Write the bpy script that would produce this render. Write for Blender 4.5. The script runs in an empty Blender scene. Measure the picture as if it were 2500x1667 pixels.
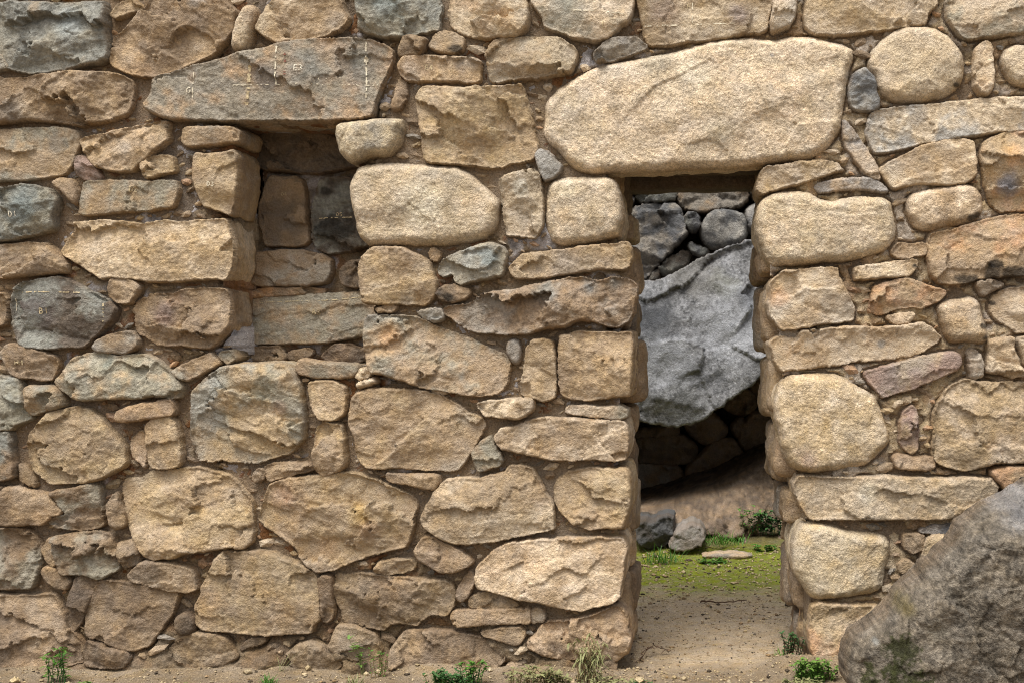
import bpy, math, random
import numpy as np
from mathutils import Vector
from mathutils.geometry import delaunay_2d_cdt

# ------------------------------------------------------------------ camera
scene = bpy.context.scene
DIST = 4.5            # camera to wall face, metres
PPM = 700.0           # photograph pixels per metre on the wall face
U0, V0 = 1700.0, 833.5   # foot of the camera on the wall, in photograph pixels
CX, CZ = (U0 - 1250) / PPM, 1.15
cam = bpy.data.cameras.new('camera')
cam.sensor_width = 36
cam.lens = 36 * DIST / (2500 / PPM)
cam.shift_x = -CX / (2500 / PPM)
cam.clip_end = 2000
camo = bpy.data.objects.new('camera', cam)
camo.location = (CX, -DIST, CZ)
camo.rotation_euler = (math.radians(90), 0, 0)
scene.collection.objects.link(camo)
scene.camera = camo

# ------------------------------------------------------------------ sky, sun, exposure (overcast)
SUN_EL, SUN_AZ = math.radians(65), math.radians(203)   # azimuth clockwise from +Y
world = bpy.data.worlds.new('World'); scene.world = world
world.use_nodes = True
wn = world.node_tree; wn.nodes.clear()
sky = wn.nodes.new('ShaderNodeTexSky'); sky.sky_type = 'NISHITA'; sky.sun_disc = False
sky.sun_elevation = SUN_EL; sky.sun_rotation = SUN_AZ
sky.air_density = 1.0; sky.dust_density = 4.0; sky.ozone_density = 1.0
hs = wn.nodes.new('ShaderNodeHueSaturation'); hs.inputs['Saturation'].default_value = 0.25
bg = wn.nodes.new('ShaderNodeBackground'); bg.inputs['Strength'].default_value = 0.076
wo = wn.nodes.new('ShaderNodeOutputWorld')
wn.links.new(sky.outputs[0], hs.inputs['Color']); wn.links.new(hs.outputs[0], bg.inputs[0]); wn.links.new(bg.outputs[0], wo.inputs[0])
sun = bpy.data.lights.new('sun', 'SUN'); sun.energy = 1.5; sun.angle = math.radians(30); sun.color = (1.0, 0.975, 0.94)
suno = bpy.data.objects.new('sun', sun)
sd = Vector((math.sin(SUN_AZ) * math.cos(SUN_EL), math.cos(SUN_AZ) * math.cos(SUN_EL), math.sin(SUN_EL)))
suno.rotation_euler = sd.to_track_quat('Z', 'Y').to_euler(); suno.location = sd * 20
scene.collection.objects.link(suno)
vs = scene.view_settings
vs.view_transform = 'Standard'; vs.look = 'None'; vs.gamma = 1.0; vs.use_curve_mapping = False
vs.exposure = 1.37

scene.cycles.filter_width = 1.05
scene.cycles.use_denoising = True
scene.cycles.denoising_prefilter = 'NONE'

# ------------------------------------------------------------------ numeric helpers
rng = np.random.default_rng(7)
random.seed(7)
_perm = np.random.default_rng(3).permutation(4096).astype(np.int64)
_grad = np.random.default_rng(4).normal(size=(4096, 3)); _grad /= np.linalg.norm(_grad, axis=1)[:, None]

def pnoise(p):
    """gradient noise, p (n,3) -> (n,) roughly -1..1"""
    i = np.floor(p).astype(np.int64); f = p - i
    u = f * f * f * (f * (f * 6 - 15) + 10)
    out = np.zeros(len(p))
    for dx in (0, 1):
        wx = u[:, 0] if dx else 1 - u[:, 0]
        for dy in (0, 1):
            wy = u[:, 1] if dy else 1 - u[:, 1]
            for dz in (0, 1):
                wz = u[:, 2] if dz else 1 - u[:, 2]
                h = _perm[(_perm[(_perm[(i[:, 0] + dx) & 4095] + i[:, 1] + dy) & 4095] + i[:, 2] + dz) & 4095]
                g = _grad[h]
                out += wx * wy * wz * (g[:, 0] * (f[:, 0] - dx) + g[:, 1] * (f[:, 1] - dy) + g[:, 2] * (f[:, 2] - dz))
    return out * 1.6

_g2 = _grad[:, :2] / np.linalg.norm(_grad[:, :2], axis=1)[:, None]
def pnoise2(p):
    i = np.floor(p).astype(np.int64); f = p - i
    u = f * f * f * (f * (f * 6 - 15) + 10)
    r = []
    for dy in (0, 1):
        g0 = _g2[_perm[(_perm[i[:, 0] & 4095] + i[:, 1] + dy) & 4095]]
        g1 = _g2[_perm[(_perm[(i[:, 0] + 1) & 4095] + i[:, 1] + dy) & 4095]]
        a = g0[:, 0] * f[:, 0] + g0[:, 1] * (f[:, 1] - dy); b = g1[:, 0] * (f[:, 0] - 1) + g1[:, 1] * (f[:, 1] - dy)
        r.append(a + u[:, 0] * (b - a))
    return (r[0] + u[:, 1] * (r[1] - r[0])) * 1.5
def cells(p, seed, tilt, jump):
    """broken rock: every jittered cell is a plane of its own tilt and offset (metres per cell unit)"""
    i = np.floor(p).astype(np.int64); best = np.full(len(p), 1e9); out = np.zeros(len(p))
    for dx in (-1, 0, 1):
        for dy in (-1, 0, 1):
            c = i + (dx, dy)
            h = _perm[(_perm[(c[:, 0] + seed) & 4095] + c[:, 1]) & 4095]
            ctr = c + 0.5 + 0.42 * _grad[h][:, :2]
            q = p - ctr; d = (q ** 2).sum(1); m = d < best
            t = _grad[(h * 7 + 13) & 4095]
            v = tilt * (q[:, 0] * t[:, 0] + q[:, 1] * (t[:, 1])) + jump * t[:, 2]
            out = np.where(m, v, out); best = np.where(m, d, best)
    return out
def fbm2(p, oct=4, gain=0.5):
    a, s, t, q = 1.0, np.zeros(len(p)), 0.0, p.copy()
    for _ in range(oct):
        s += a * pnoise2(q); t += a
        q = q * 2.03 + 17.3; a *= gain
    return s / t
def fbm(p, oct=4, lac=2.03, gain=0.5):
    a, s, t = 1.0, np.zeros(len(p)), 0.0
    q = p.copy()
    for _ in range(oct):
        s += a * pnoise(q); t += a
        q = q * lac + 17.3; a *= gain
    return s / t

def sstep(a, b, x):
    t = np.clip((x - a) / (b - a), 0, 1)
    return t * t * (3 - 2 * t)

def desat(c, k):
    l = (c * np.array([0.3, 0.6, 0.1])).sum(-1, keepdims=True)
    return l + (c - l) * k
def lin(c):
    c = np.asarray(c, float) / 255.0
    return np.where(c <= 0.04045, c / 12.92, ((c + 0.055) / 1.055) ** 2.4)

PAL = {k: lin(v) for k, v in dict(
    t=(181, 154, 118), y=(188, 162, 122), b=(151, 127, 98), g=(158, 149, 128), s=(146, 144, 132), p=(208, 185, 152),
    k=(200, 179, 146), o=(190, 150, 110), r=(172, 143, 126), a=(146, 146, 147), q=(138, 125, 106), d=(100, 88, 75), w=(170, 163, 152), n=(112, 111, 110),
    c=(120, 102, 82), m=(150, 139, 123)).items()}

# zoom grid of the tracing: column A..D, row 1..4
OX = dict(A=0, B=600, C=1200, D=1800); OY = {'1': 0, '2': 400, '3': 800, '4': 1197}
ZS = 2335 / 700.0
def to_uv(reg, pts):
    return np.array([(OX[reg[0]] + x / ZS, OY[reg[1]] + y / ZS) for x, y in pts])
def to_xz(uv, y=0.0):
    R = (DIST + y) / DIST
    return np.stack([CX + (uv[:, 0] - U0) / PPM * R, CZ + (V0 - uv[:, 1]) / PPM * R], 1)

def inside(poly, P):
    if len(P) == 1 and ((P[0] < poly.min(0)).any() or (P[0] > poly.max(0)).any()): return np.zeros(1, bool)
    x, y = P[:, 0], P[:, 1]; r = np.zeros(len(P), bool)
    a = poly; b = np.roll(poly, -1, 0)
    for (x0, y0), (x1, y1) in zip(a, b):
        c = (y0 > y) != (y1 > y)
        if c.any():
            xi = (x1 - x0) * (y - y0) / ((y1 - y0) if y1 != y0 else 1e-12) + x0
            r ^= c & (x < xi)
    return r

def edist(poly, P):
    a = poly; b = np.roll(poly, -1, 0); ab = b - a; L = (ab ** 2).sum(1) + 1e-12
    out = np.empty(len(P))
    for s in range(0, len(P), 4000):
        q = P[s:s + 4000]
        d = q[:, None, :] - a[None]
        t = np.clip((d * ab[None]).sum(2) / L[None], 0, 1)
        e = d - t[:, :, None] * ab[None]
        out[s:s + 4000] = np.sqrt((e ** 2).sum(2).min(1))
    return out

def resample(poly, step):
    a = poly; b = np.roll(poly, -1, 0); pts = []
    for p, q in zip(a, b):
        n = max(1, int(round(np.linalg.norm(q - p) / step)))
        for i in range(n): pts.append(p + (q - p) * i / n)
    return np.array(pts)

def smooth_ring(p, it):
    for _ in range(it):
        p = 0.5 * p + 0.25 * (np.roll(p, 1, 0) + np.roll(p, -1, 0))
    return p

def area(poly):
    x, y = poly[:, 0], poly[:, 1]
    return 0.5 * np.sum(x * np.roll(y, -1) - np.roll(x, -1) * y)

# ------------------------------------------------------------------ object helpers
COL = scene.collection
def link(name, me, parent=None, mat=None):
    o = bpy.data.objects.new(name, me); COL.objects.link(o)
    if parent is not None: o.parent = parent
    if mat is not None and me is not None: me.materials.append(mat)
    return o
def empty(name, loc):
    o = bpy.data.objects.new(name, None); COL.objects.link(o); o.location = loc; o.empty_display_size = 0.1
    return o
def tag(o, label=None, cat=None, group=None, kind=None):
    if label: o['label'] = label
    if cat: o['category'] = cat
    if group: o['group'] = group
    if kind: o['kind'] = kind
    return o
def mesh_np(name, V, tris=None, polys=None, col=None, grain=None, smooth=True):
    me = bpy.data.meshes.new(name)
    faces_n = []; loops = []
    if tris is not None and len(tris):
        loops.append(np.asarray(tris, np.int32).ravel()); faces_n.append(np.full(len(tris), np.shape(tris)[1], np.int32))
    if polys:
        for p in polys:
            loops.append(np.asarray(p, np.int32)); faces_n.append(np.array([len(p)], np.int32))
    loops = np.concatenate(loops); fn = np.concatenate(faces_n)
    me.vertices.add(len(V)); me.vertices.foreach_set('co', np.asarray(V, np.float32).ravel())
    me.loops.add(len(loops)); me.loops.foreach_set('vertex_index', loops)
    st = np.concatenate([[0], np.cumsum(fn)[:-1]]).astype(np.int32)
    me.polygons.add(len(fn)); me.polygons.foreach_set('loop_start', st); me.polygons.foreach_set('loop_total', fn)
    me.polygons.foreach_set('use_smooth', np.full(len(fn), smooth))
    if col is not None:
        c = np.ones((len(V), 4), np.float32); c[:, :3] = np.clip(col, 0.004, 0.95)
        at = me.attributes.new('Col', 'FLOAT_COLOR', 'POINT'); at.data.foreach_set('color', c.ravel())
    if grain is not None:
        at = me.attributes.new('grain', 'FLOAT', 'POINT'); at.data.foreach_set('value', np.broadcast_to(np.asarray(grain, np.float32), (len(V),)).copy())
    me.update(); me.validate()
    return me
def recentre(o, me):
    """move a part's origin into its own middle"""
    n = len(me.vertices); a = np.empty(n * 3, np.float32); me.vertices.foreach_get('co', a); a = a.reshape(-1, 3)
    c = (a.min(0) + a.max(0)) / 2
    me.vertices.foreach_set('co', (a - c).ravel()); me.update()
    p = o.parent.location if o.parent else Vector((0, 0, 0))
    o.location = Vector([float(v) for v in c]) - Vector(p)

# ------------------------------------------------------------------ materials
def nodes(mat):
    mat.use_nodes = True; t = mat.node_tree; t.nodes.clear(); return t
def N(t, typ, **kw):
    n = t.nodes.new(typ)
    for k, v in kw.items(): setattr(n, k, v)
    return n
def mat_rock(name, bump=0.5, rough=0.92, mortar=False):
    m = bpy.data.materials.new(name); t = nodes(m); L = t.links.new
    out = N(t, 'ShaderNodeOutputMaterial'); bs = N(t, 'ShaderNodeBsdfPrincipled'); L(bs.outputs[0], out.inputs[0])
    bs.inputs['Roughness'].default_value = rough
    bs.inputs['Specular IOR Level'].default_value = 0.25
    col = N(t, 'ShaderNodeAttribute', attribute_name='Col'); gr = N(t, 'ShaderNodeAttribute', attribute_name='grain')
    geo = N(t, 'ShaderNodeNewGeometry'); oi = N(t, 'ShaderNodeObjectInfo')
    def noise(scale, detail=4, rough=0.6):
        n = N(t, 'ShaderNodeTexNoise'); n.inputs['Scale'].default_value = scale; n.inputs['Detail'].default_value = detail
        n.inputs['Roughness'].default_value = rough; L(geo.outputs['Position'], n.inputs['Vector']); return n
    def mrange(src, a, b, c, d):
        n = N(t, 'ShaderNodeMapRange'); n.inputs[1].default_value = a; n.inputs[2].default_value = b
        n.inputs[3].default_value = c; n.inputs[4].default_value = d; L(src, n.inputs[0]); return n.outputs[0]
    def mul(a, b):
        n = N(t, 'ShaderNodeMix', data_type='RGBA', blend_type='MULTIPLY'); n.inputs[0].default_value = 1
        L(a, n.inputs[6]); L(b, n.inputs[7]); return n.outputs[2]
    fine = noise(110, 5, 0.8)
    msc = N(t, 'ShaderNodeMapRange'); L(oi.outputs['Random'], msc.inputs[0]); msc.inputs[3].default_value = 55; msc.inputs[4].default_value = 150; L(msc.outputs[0], fine.inputs['Scale'])
    amp = N(t, 'ShaderNodeMapRange'); L(oi.outputs['Random'], amp.inputs[0]); amp.inputs[3].default_value = 1.0; amp.inputs[4].default_value = 0.55
    fm = N(t, 'ShaderNodeMix', data_type='FLOAT'); L(amp.outputs[0], fm.inputs[0]); fm.inputs[2].default_value = 1.0; L(mrange(fine.outputs[0], 0.32, 0.68, 0.60, 1.40), fm.inputs[3])
    c = mul(col.outputs['Color'], fm.outputs[0])
    # warm / cool drift
    drift = noise(16, 4, 0.6)
    hsv = N(t, 'ShaderNodeHueSaturation'); L(c, hsv.inputs['Color']); L(mrange(drift.outputs[0], 0.3, 0.7, 0.84, 1.14), hsv.inputs['Saturation'])
    c = hsv.outputs[0]
    # mineral speckle (granite)
    sp = noise(210, 3, 0.75)
    spr = mrange(sp.outputs[0], 0.36, 0.66, 0.55, 1.5)
    one = N(t, 'ShaderNodeMix', data_type='FLOAT'); L(gr.outputs['Fac'], one.inputs[0]); one.inputs[2].default_value = 1.0; L(spr, one.inputs[3])
    c = mul(c, one.outputs[0])
    L(c, bs.inputs['Base Color'])
    b1 = noise(70, 8, 0.68); b2 = noise(210, 4, 0.65)
    add = N(t, 'ShaderNodeMath', operation='MULTIPLY_ADD'); L(b2.outputs[0], add.inputs[0]); add.inputs[1].default_value = 0.30; L(b1.outputs[0], add.inputs[2])
    bp = N(t, 'ShaderNodeBump'); bp.inputs['Strength'].default_value = bump; bp.inputs['Distance'].default_value = 0.02
    L(add.outputs[0], bp.inputs['Height']); L(bp.outputs[0], bs.inputs['Normal'])
    return m
M_ROCK = mat_rock('rock', 0.75)
M_GRANITE = mat_rock('grey_granite', 0.6)
M_FRONT = mat_rock('weathered_granite', 1.0)
M_MORTAR = mat_rock('earth_mortar', 0.9, 0.97)
M_GROUND = mat_rock('earth', 0.8, 0.97)
def mat_plain(name, rgb, rough=0.8, var=0.3, scale=120, transl=0.0):
    m = bpy.data.materials.new(name); t = nodes(m); L = t.links.new
    out = N(t, 'ShaderNodeOutputMaterial'); bs = N(t, 'ShaderNodeBsdfPrincipled'); L(bs.outputs[0], out.inputs[0])
    bs.inputs['Roughness'].default_value = rough
    geo = N(t, 'ShaderNodeNewGeometry'); n = N(t, 'ShaderNodeTexNoise'); n.inputs['Scale'].default_value = scale; n.inputs['Detail'].default_value = 4
    L(geo.outputs['Position'], n.inputs['Vector'])
    mr = N(t, 'ShaderNodeMapRange'); mr.inputs[1].default_value = 0.3; mr.inputs[2].default_value = 0.7; mr.inputs[3].default_value = 1 - var; mr.inputs[4].default_value = 1 + var
    L(n.outputs[0], mr.inputs[0])
    mx = N(t, 'ShaderNodeMix', data_type='RGBA', blend_type='MULTIPLY'); mx.inputs[0].default_value = 1
    c = lin(rgb); mx.inputs[6].default_value = (c[0], c[1], c[2], 1); L(mr.outputs[0], mx.inputs[7]); L(mx.outputs[2], bs.inputs['Base Color'])
    if transl:
        bs.inputs['Subsurface Weight'].default_value = 0.0
        tr = N(t, 'ShaderNodeBsdfTranslucent'); L(mx.outputs[2], tr.inputs[0])
        ms = N(t, 'ShaderNodeMixShader'); ms.inputs[0].default_value = transl; L(bs.outputs[0], ms.inputs[1]); L(tr.outputs[0], ms.inputs[2]); L(ms.outputs[0], out.inputs[0])
    return m
M_PAINT = mat_plain('white_paint', (206, 195, 170), 0.85, 0.3, 300)
M_PAINT_Y = mat_plain('cream_paint', (190, 172, 136), 0.85, 0.35, 300)
M_LETTER = mat_plain('letter_paint', (226, 217, 196), 0.85, 0.2, 300)
M_PAINT_R = mat_plain('red_paint', (120, 78, 62), 0.85, 0.4, 300)

# ------------------------------------------------------------------ stone builder
STONES = []          # (outline xz, verts, object, plane y) for draping paint
def stone_height(P, poly, d, kind, seed, size, er_max=0.3, prot_b=0.42, facets=(), fine_b=1.0):
    """protrusion (metres, towards the viewer) of a stone face at points P"""
    r = np.random.default_rng(seed)
    c = poly.mean(0)
    q = P - c
    off = r.uniform(-50, 50, 3)
    def n3(s, o=3, sx=1.0, sz=1.0, ang=0.0, g=0.5):
        ca, sa = math.cos(ang), math.sin(ang)
        a = (P[:, 0] * ca + P[:, 1] * sa) * s * sx; b = (-P[:, 0] * sa + P[:, 1] * ca) * s * sz
        return fbm2(np.stack([a, b], 1) + off[:2], o, gain=g)
    ang = r.uniform(-0.5, 0.5)
    if kind in 'gB':
        er = (0.28 if kind == 'g' else 0.45) * size
        er = min(er, 0.038 if kind == 'g' else er_max)
    else:
        er = min(0.11 * size, 0.0085)
    dn = d + 0.25 * er * n3(1.2 / max(er, 0.02), 3) * np.clip(d / er, 0, 1)
    e = np.clip(dn / er, 0, 1)
    prof = np.sqrt(np.clip(1 - (1 - e) ** 2.2, 0, 1))
    prot = {'g': 0.082, 'f': 0.070, 'l': 0.064, 'B': prot_b}[kind] * r.uniform(0.88, 1.12)
    if size < 0.1 and kind != 'B': prot *= 0.62 + 3.2 * size
    h = prot * prof
    amp = np.clip(d / 0.012, 0, 1)
    warp = 0.25 * n3(9, 4)
    if kind in 'flg':
        # chisel facets: planes cut off towards the rim, steepest below
        ext = np.abs(q).max(0) + 1e-6
        fac = np.zeros(len(P))
        for k in range(r.integers(4, 7)):
            th = r.uniform(0, 2 * math.pi) if k else -math.pi / 2 + r.uniform(-.35, .35)
            n = np.array([math.cos(th), math.sin(th)])
            proj = q @ n; mx = np.percentile(proj, 98)
            cut = mx * r.uniform(0.15, 0.75); slope = r.uniform(0.18, 0.55) * (1.3 if k == 0 else 1.0)
            v = (cut - proj + 0.03 * warp) * slope
            fac = np.minimum(fac, np.maximum(v, -0.04))
    if kind in 'fl':
        # broad tilt, then planes of broken rock with sharp ledges between them
        tilt = r.normal(0, 0.07, 2)
        tl = np.clip(q @ tilt, -0.02, 0.02)
        ca, sa = math.cos(ang), math.sin(ang)
        R2 = np.stack([P[:, 0] * ca + P[:, 1] * sa, -P[:, 0] * sa + P[:, 1] * ca], 1)
        wv = np.stack([n3(11, 4, g=0.6), n3(11, 4, 1.0, 1.0, 0.3, 0.6)], 1)
        fs = r.uniform(0.6, 1.5)
        big = cells((R2 * (4.2 * fs, 8.0 * fs) + wv * 0.34 + off[:2]), seed, 0.050 / fs, 0.0060)
        sml = cells((R2 * (13, 25) + wv * 0.55 - off[:2]), seed + 7, 0.0085, 0.0018)
        w = r.uniform(0.40, 1.15) if kind == 'f' else 0.38
        ws = r.uniform(0.2, 1.1)
        h = h + amp * (w * (fac * 0.75 + tl + big + ws * sml))
        h += amp * (0.0024 * n3(20, 4, 0.8, 1.3, ang, 0.65) + 0.0020 * n3(80, 2, 0.8, 1.2, ang))
    elif kind == 'g':
        h += amp * (0.35 * np.maximum(fac, -0.03) + 0.018 * n3(5, 3) + 0.0040 * n3(26, 4, g=0.66) + 0.0024 * n3(85, 2) + cells(P * 4.5 + off[:2] + 0.3 * warp[:, None], seed, 0.006, 0.0))
    else:
        fac = np.zeros(len(P))
        for k in range(5):
            th = r.uniform(0, 2 * math.pi); n = np.array([math.cos(th), math.sin(th)])
            proj = q @ n; mx = np.percentile(proj, 97)
            fac = np.minimum(fac, np.maximum((mx * r.uniform(.1, .6) - proj + 0.08 * warp) * r.uniform(.2, .5), -0.16))
        ch = (0.3 - np.abs(n3(2.4, 4, 0.7, 1.3, 0.8))) * 0.05
        for px, pz, nx, nz, sl in facets:
            h = h - np.clip(((P - (px, pz)) @ np.array((nx, nz)) / math.hypot(nx, nz) + 0.05 * warp) * sl, 0, 0.5)
        h = h + np.clip(d / 0.05, 0, 1) * (fac * (0.4 if facets else 1.0) + ch + fine_b * (0.020 * n3(5, 5, 0.8, 1.2, 0.7) + 0.008 * n3(28, 4, g=0.65) + 0.004 * n3(80, 3, g=0.7)) + cells(P * (3.2, 3.2) + off[:2] + 0.5 * warp[:, None], seed, 0.07, 0.016 * fine_b) + fine_b * cells(P * 9 - off[:2] + 0.6 * warp[:, None], seed + 3, 0.012, 0.003))
    return h

def stone_colour(P3, poly, d, tones, seed, spec, coarse=0.0):
    r = np.random.default_rng(seed + 999)
    off = r.uniform(-40, 40, 3)
    c1 = PAL[tones[0]]; c2 = PAL[tones[1]] if len(tones) > 1 else c1
    n1 = fbm(P3 * 6.5 + off, 4, gain=0.6); n2 = fbm(P3 * 19 - off, 4, gain=0.6); n3_ = fbm(P3 * 3.5 + off * 2, 3)
    w = sstep(-0.18, 0.28, n1 + 0.35 * n2 + r.uniform(-.1, .1))
    base = c1[None] * (1 - w[:, None]) + c2[None] * w[:, None]
    base = base * (1 + 0.20 * n2 + 0.12 * n1)[:, None] * r.uniform(0.84, 1.10) * (1 + r.normal(0, 0.007, 3))[None]
    # iron staining and grey weathering
    st = sstep(0.22, 0.55, n3_ + 0.3 * n2) * (0.05 if coarse > 0.4 else 0.25)
    base = base * (1 - st[:, None]) + (base * np.array([1.08, 0.88, 0.68])[None]) * st[:, None]
    gy = sstep(0.2, 0.55, -n3_ + 0.35 * n1) * (0.15 if coarse > 0.4 else 0.38)
    lum = base.mean(1, keepdims=True)
    base = base * (1 - gy[:, None]) + (lum * np.array([0.98, 0.97, 0.90])[None]) * gy[:, None]
    # dirt rim in the joint: earth smeared on the stone's border
    rim = (1 - sstep(0.002, 0.016, d + 0.010 * n2)) * 0.35
    base = base * (1 - rim[:, None]) + (lin((128, 98, 64))[None]) * rim[:, None]
    if coarse:
        n5 = fbm(P3 * 60 + off, 3, gain=0.9)
        base = base * (1 + coarse * n5 + coarse * 0.5 * n2)[:, None]
    for s in spec:
        if s[0] == 'blk':      # black lichen crust, in one spot painted shade: along the lower border or at a point
            _, px, pz, rad = s
            dd = np.sqrt((P3[:, 0] - px) ** 2 + ((P3[:, 2] - pz) * 1.7) ** 2) / rad
            m = sstep(1.0, 0.35, dd + 0.9 * n2 + 0.3 * n1) if False else sstep(0.0, 0.5, 1.0 - dd + 1.0 * n2)
            m *= 0.85
            base = base * (1 - m[:, None]) + lin((46, 42, 36))[None] * m[:, None]
        elif s[0] == 'moss':
            _, px, pz, rad = s
            dd = np.sqrt((P3[:, 0] - px) ** 2 + (P3[:, 2] - pz) ** 2) / rad
            n6 = fbm(P3 * 48 + off, 3, gain=0.8)
            m = sstep(0.10, 0.45, 1.0 - dd + 0.9 * n6 + 0.6 * n2) * 0.92
            base = base * (1 - m[:, None]) + lin((58, 60, 24))[None] * (1 + 0.9 * n6)[:, None].clip(0.2) * m[:, None]
        elif s[0] == 'tint':   # mineral stain patch of its own colour, or painted light and shade
            _, px, pz, rad, key, amt = s
            dd = np.sqrt((P3[:, 0] - px) ** 2 + ((P3[:, 2] - pz)) ** 2) / rad
            m = sstep(0.0, 0.7, 1.0 - dd + 0.7 * n1 + 0.4 * n2) * amt
            cc = PAL[key] if isinstance(key, str) else lin(key)
            base = base * (1 - m[:, None]) + cc[None] * (1 + 0.3 * n2)[:, None] * m[:, None]
    return desat(base, 0.87) * 1.02

def make_stone(name, parent, poly, kind, tones, seed, plane=0.0, depth=0.13, step=0.0050, side_step=None, edge_y=0.066,
               spec=(), mat=None, grain=None, tilt=0.0, scale_h=1.0, bright=1.0, wob=1.0, grow=0.0085, er_max=0.3, prot_b=0.42, cmott=0.75, facets=(), fine_b=1.0, taper=0.0):
    if area(poly) < 0: poly = poly[::-1]
    size = math.sqrt(abs(area(poly)))
    st = step
    ring = resample(poly, st)
    ring = smooth_ring(ring, {'g': 9, 'B': 2}.get(kind, 3))
    tg = np.roll(ring, -1, 0) - np.roll(ring, 1, 0)
    no = np.stack([tg[:, 1], -tg[:, 0]], 1); no /= np.linalg.norm(no, axis=1)[:, None] + 1e-9
    ring = ring + no * grow
    # restore loss from smoothing, then roughen the outline
    z3 = np.zeros(len(ring))
    nz = np.stack([ring[:, 0], ring[:, 1], z3 + seed * 0.37], 1)
    wobble = np.stack([fbm(nz * 34, 3), fbm(nz * 34 + 91, 3)], 1) * (0.0035 if kind == 'g' else 0.0055) * wob
    ring = ring + wobble
    # interior points
    lo, hi = ring.min(0), ring.max(0)
    xs = np.arange(lo[0], hi[0], st); zs = np.arange(lo[1], hi[1], st * 0.866)
    gx, gz = np.meshgrid(xs, zs); gx = gx + (np.arange(len(zs)) % 2)[:, None] * st * 0.5
    P = np.stack([gx.ravel(), gz.ravel()], 1)
    P = P + np.random.default_rng(seed).uniform(-0.22, 0.22, P.shape) * st
    P = P[inside(ring, P)]
    dP = edist(ring, P) if len(P) else np.zeros(0)
    kp = dP > 0.55 * st; P, dP = P[kp], dP[kp]
    allp = np.concatenate([ring, P]); n = len(ring)
    res = delaunay_2d_cdt([Vector(p) for p in allp], [], [list(range(n))], 1, 1e-7)
    W = np.array([(v[0], v[1]) for v in res[0]]); T = np.array([f for f in res[2] if len(f) == 3], np.int32)
    orig = res[3]
    src2new = {}
    for i, o in enumerate(orig):
        for k in o: src2new[k] = i
    border = [src2new[i] for i in range(n)]
    d = np.zeros(len(W)); allD = np.concatenate([np.zeros(n), dP])
    for i, o in enumerate(orig):
        if o: d[i] = allD[o[0]]
    h = stone_height(W, ring, d, kind, seed, size, er_max, prot_b, facets, fine_b)
    if kind == 'B' and facets: h = np.maximum(h, 0.04 * np.sqrt(np.clip(d / 0.05, 0, 1)))
    if kind != 'B': h = np.maximum(h, 0.034 * np.sqrt(np.clip(d / 0.01, 0, 1)) + 0.2 * h)
    h = h * scale_h
    Y = plane + edge_y - h + tilt * (W[:, 1] - lo[1])
    V = np.stack([W[:, 0], Y, W[:, 1]], 1)
    # winding: front faces look towards -Y
    a, b, c = V[T[:, 0]], V[T[:, 1]], V[T[:, 2]]
    nrm = np.cross(b - a, c - a)
    flip = nrm[:, 1] > 0
    T[flip] = T[flip][:, ::-1]
    # sides
    nr = 1 if not side_step else max(2, int(depth / side_step))
    bring = np.array(border); br = V[bring]; cen = ring.mean(0)
    polys = []; quads = []; prev = bring; allV = [V]; dd = [d]
    base = len(V)
    tang = np.roll(br[:, [0, 2]], -1, 0) - np.roll(br[:, [0, 2]], 1, 0)
    nout = np.stack([tang[:, 1], -tang[:, 0]], 1); nout /= np.linalg.norm(nout, axis=1)[:, None] + 1e-9
    for k in range(1, nr + 1):
        yy = br[:, 1] + depth * k / nr
        w = fbm(np.stack([br[:, 0], yy, br[:, 2]], 1) * 14 + seed, 4)
        o = nout * ((w * 0.012 + (0.006 if kind == 'B' else -0.002)) * (1 if side_step else 0.3))[:, None]
        o = o - nout * taper * k / nr
        if k == nr: o = o - nout * 0.012
        R = np.stack([br[:, 0] + o[:, 0], yy, br[:, 2] + o[:, 1]], 1)
        idx = base + np.arange(n); base += n; allV.append(R); dd.append(np.full(n, 0.02 if side_step else 0.0))
        q = np.stack([prev, np.roll(prev, -1), np.roll(idx, -1), idx], 1)
        quads.append(q); prev = idx
    VV = np.concatenate(allV); d3 = np.concatenate(dd)
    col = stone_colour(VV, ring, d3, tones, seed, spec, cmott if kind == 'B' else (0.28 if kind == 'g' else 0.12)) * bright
    if grain is None: grain = {'g': 0.6, 'f': 0.12, 'l': 0.15, 'B': 0.5}[kind]
    Q = np.concatenate(quads)
    # side quads must face outwards
    a, b, c = VV[Q[:, 0]], VV[Q[:, 1]], VV[Q[:, 3]]
    nn = np.cross(b - a, c - a); mid = VV[Q[0]][:, [0, 2]].mean(0)
    if (nn[:, [0, 2]] * np.concatenate([nout] * nr)).sum() < 0: Q = Q[:, ::-1]
    tri = np.concatenate([T, Q[:, [0, 1, 2]], Q[:, [0, 2, 3]]])
    me = mesh_np(name, VV, tri, [list(prev[::-1])], col, grain)
    o = link(name, me, parent, mat or M_ROCK)
    STONES.append((ring, V, o, plane))
    recentre(o, me)
    return o

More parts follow.
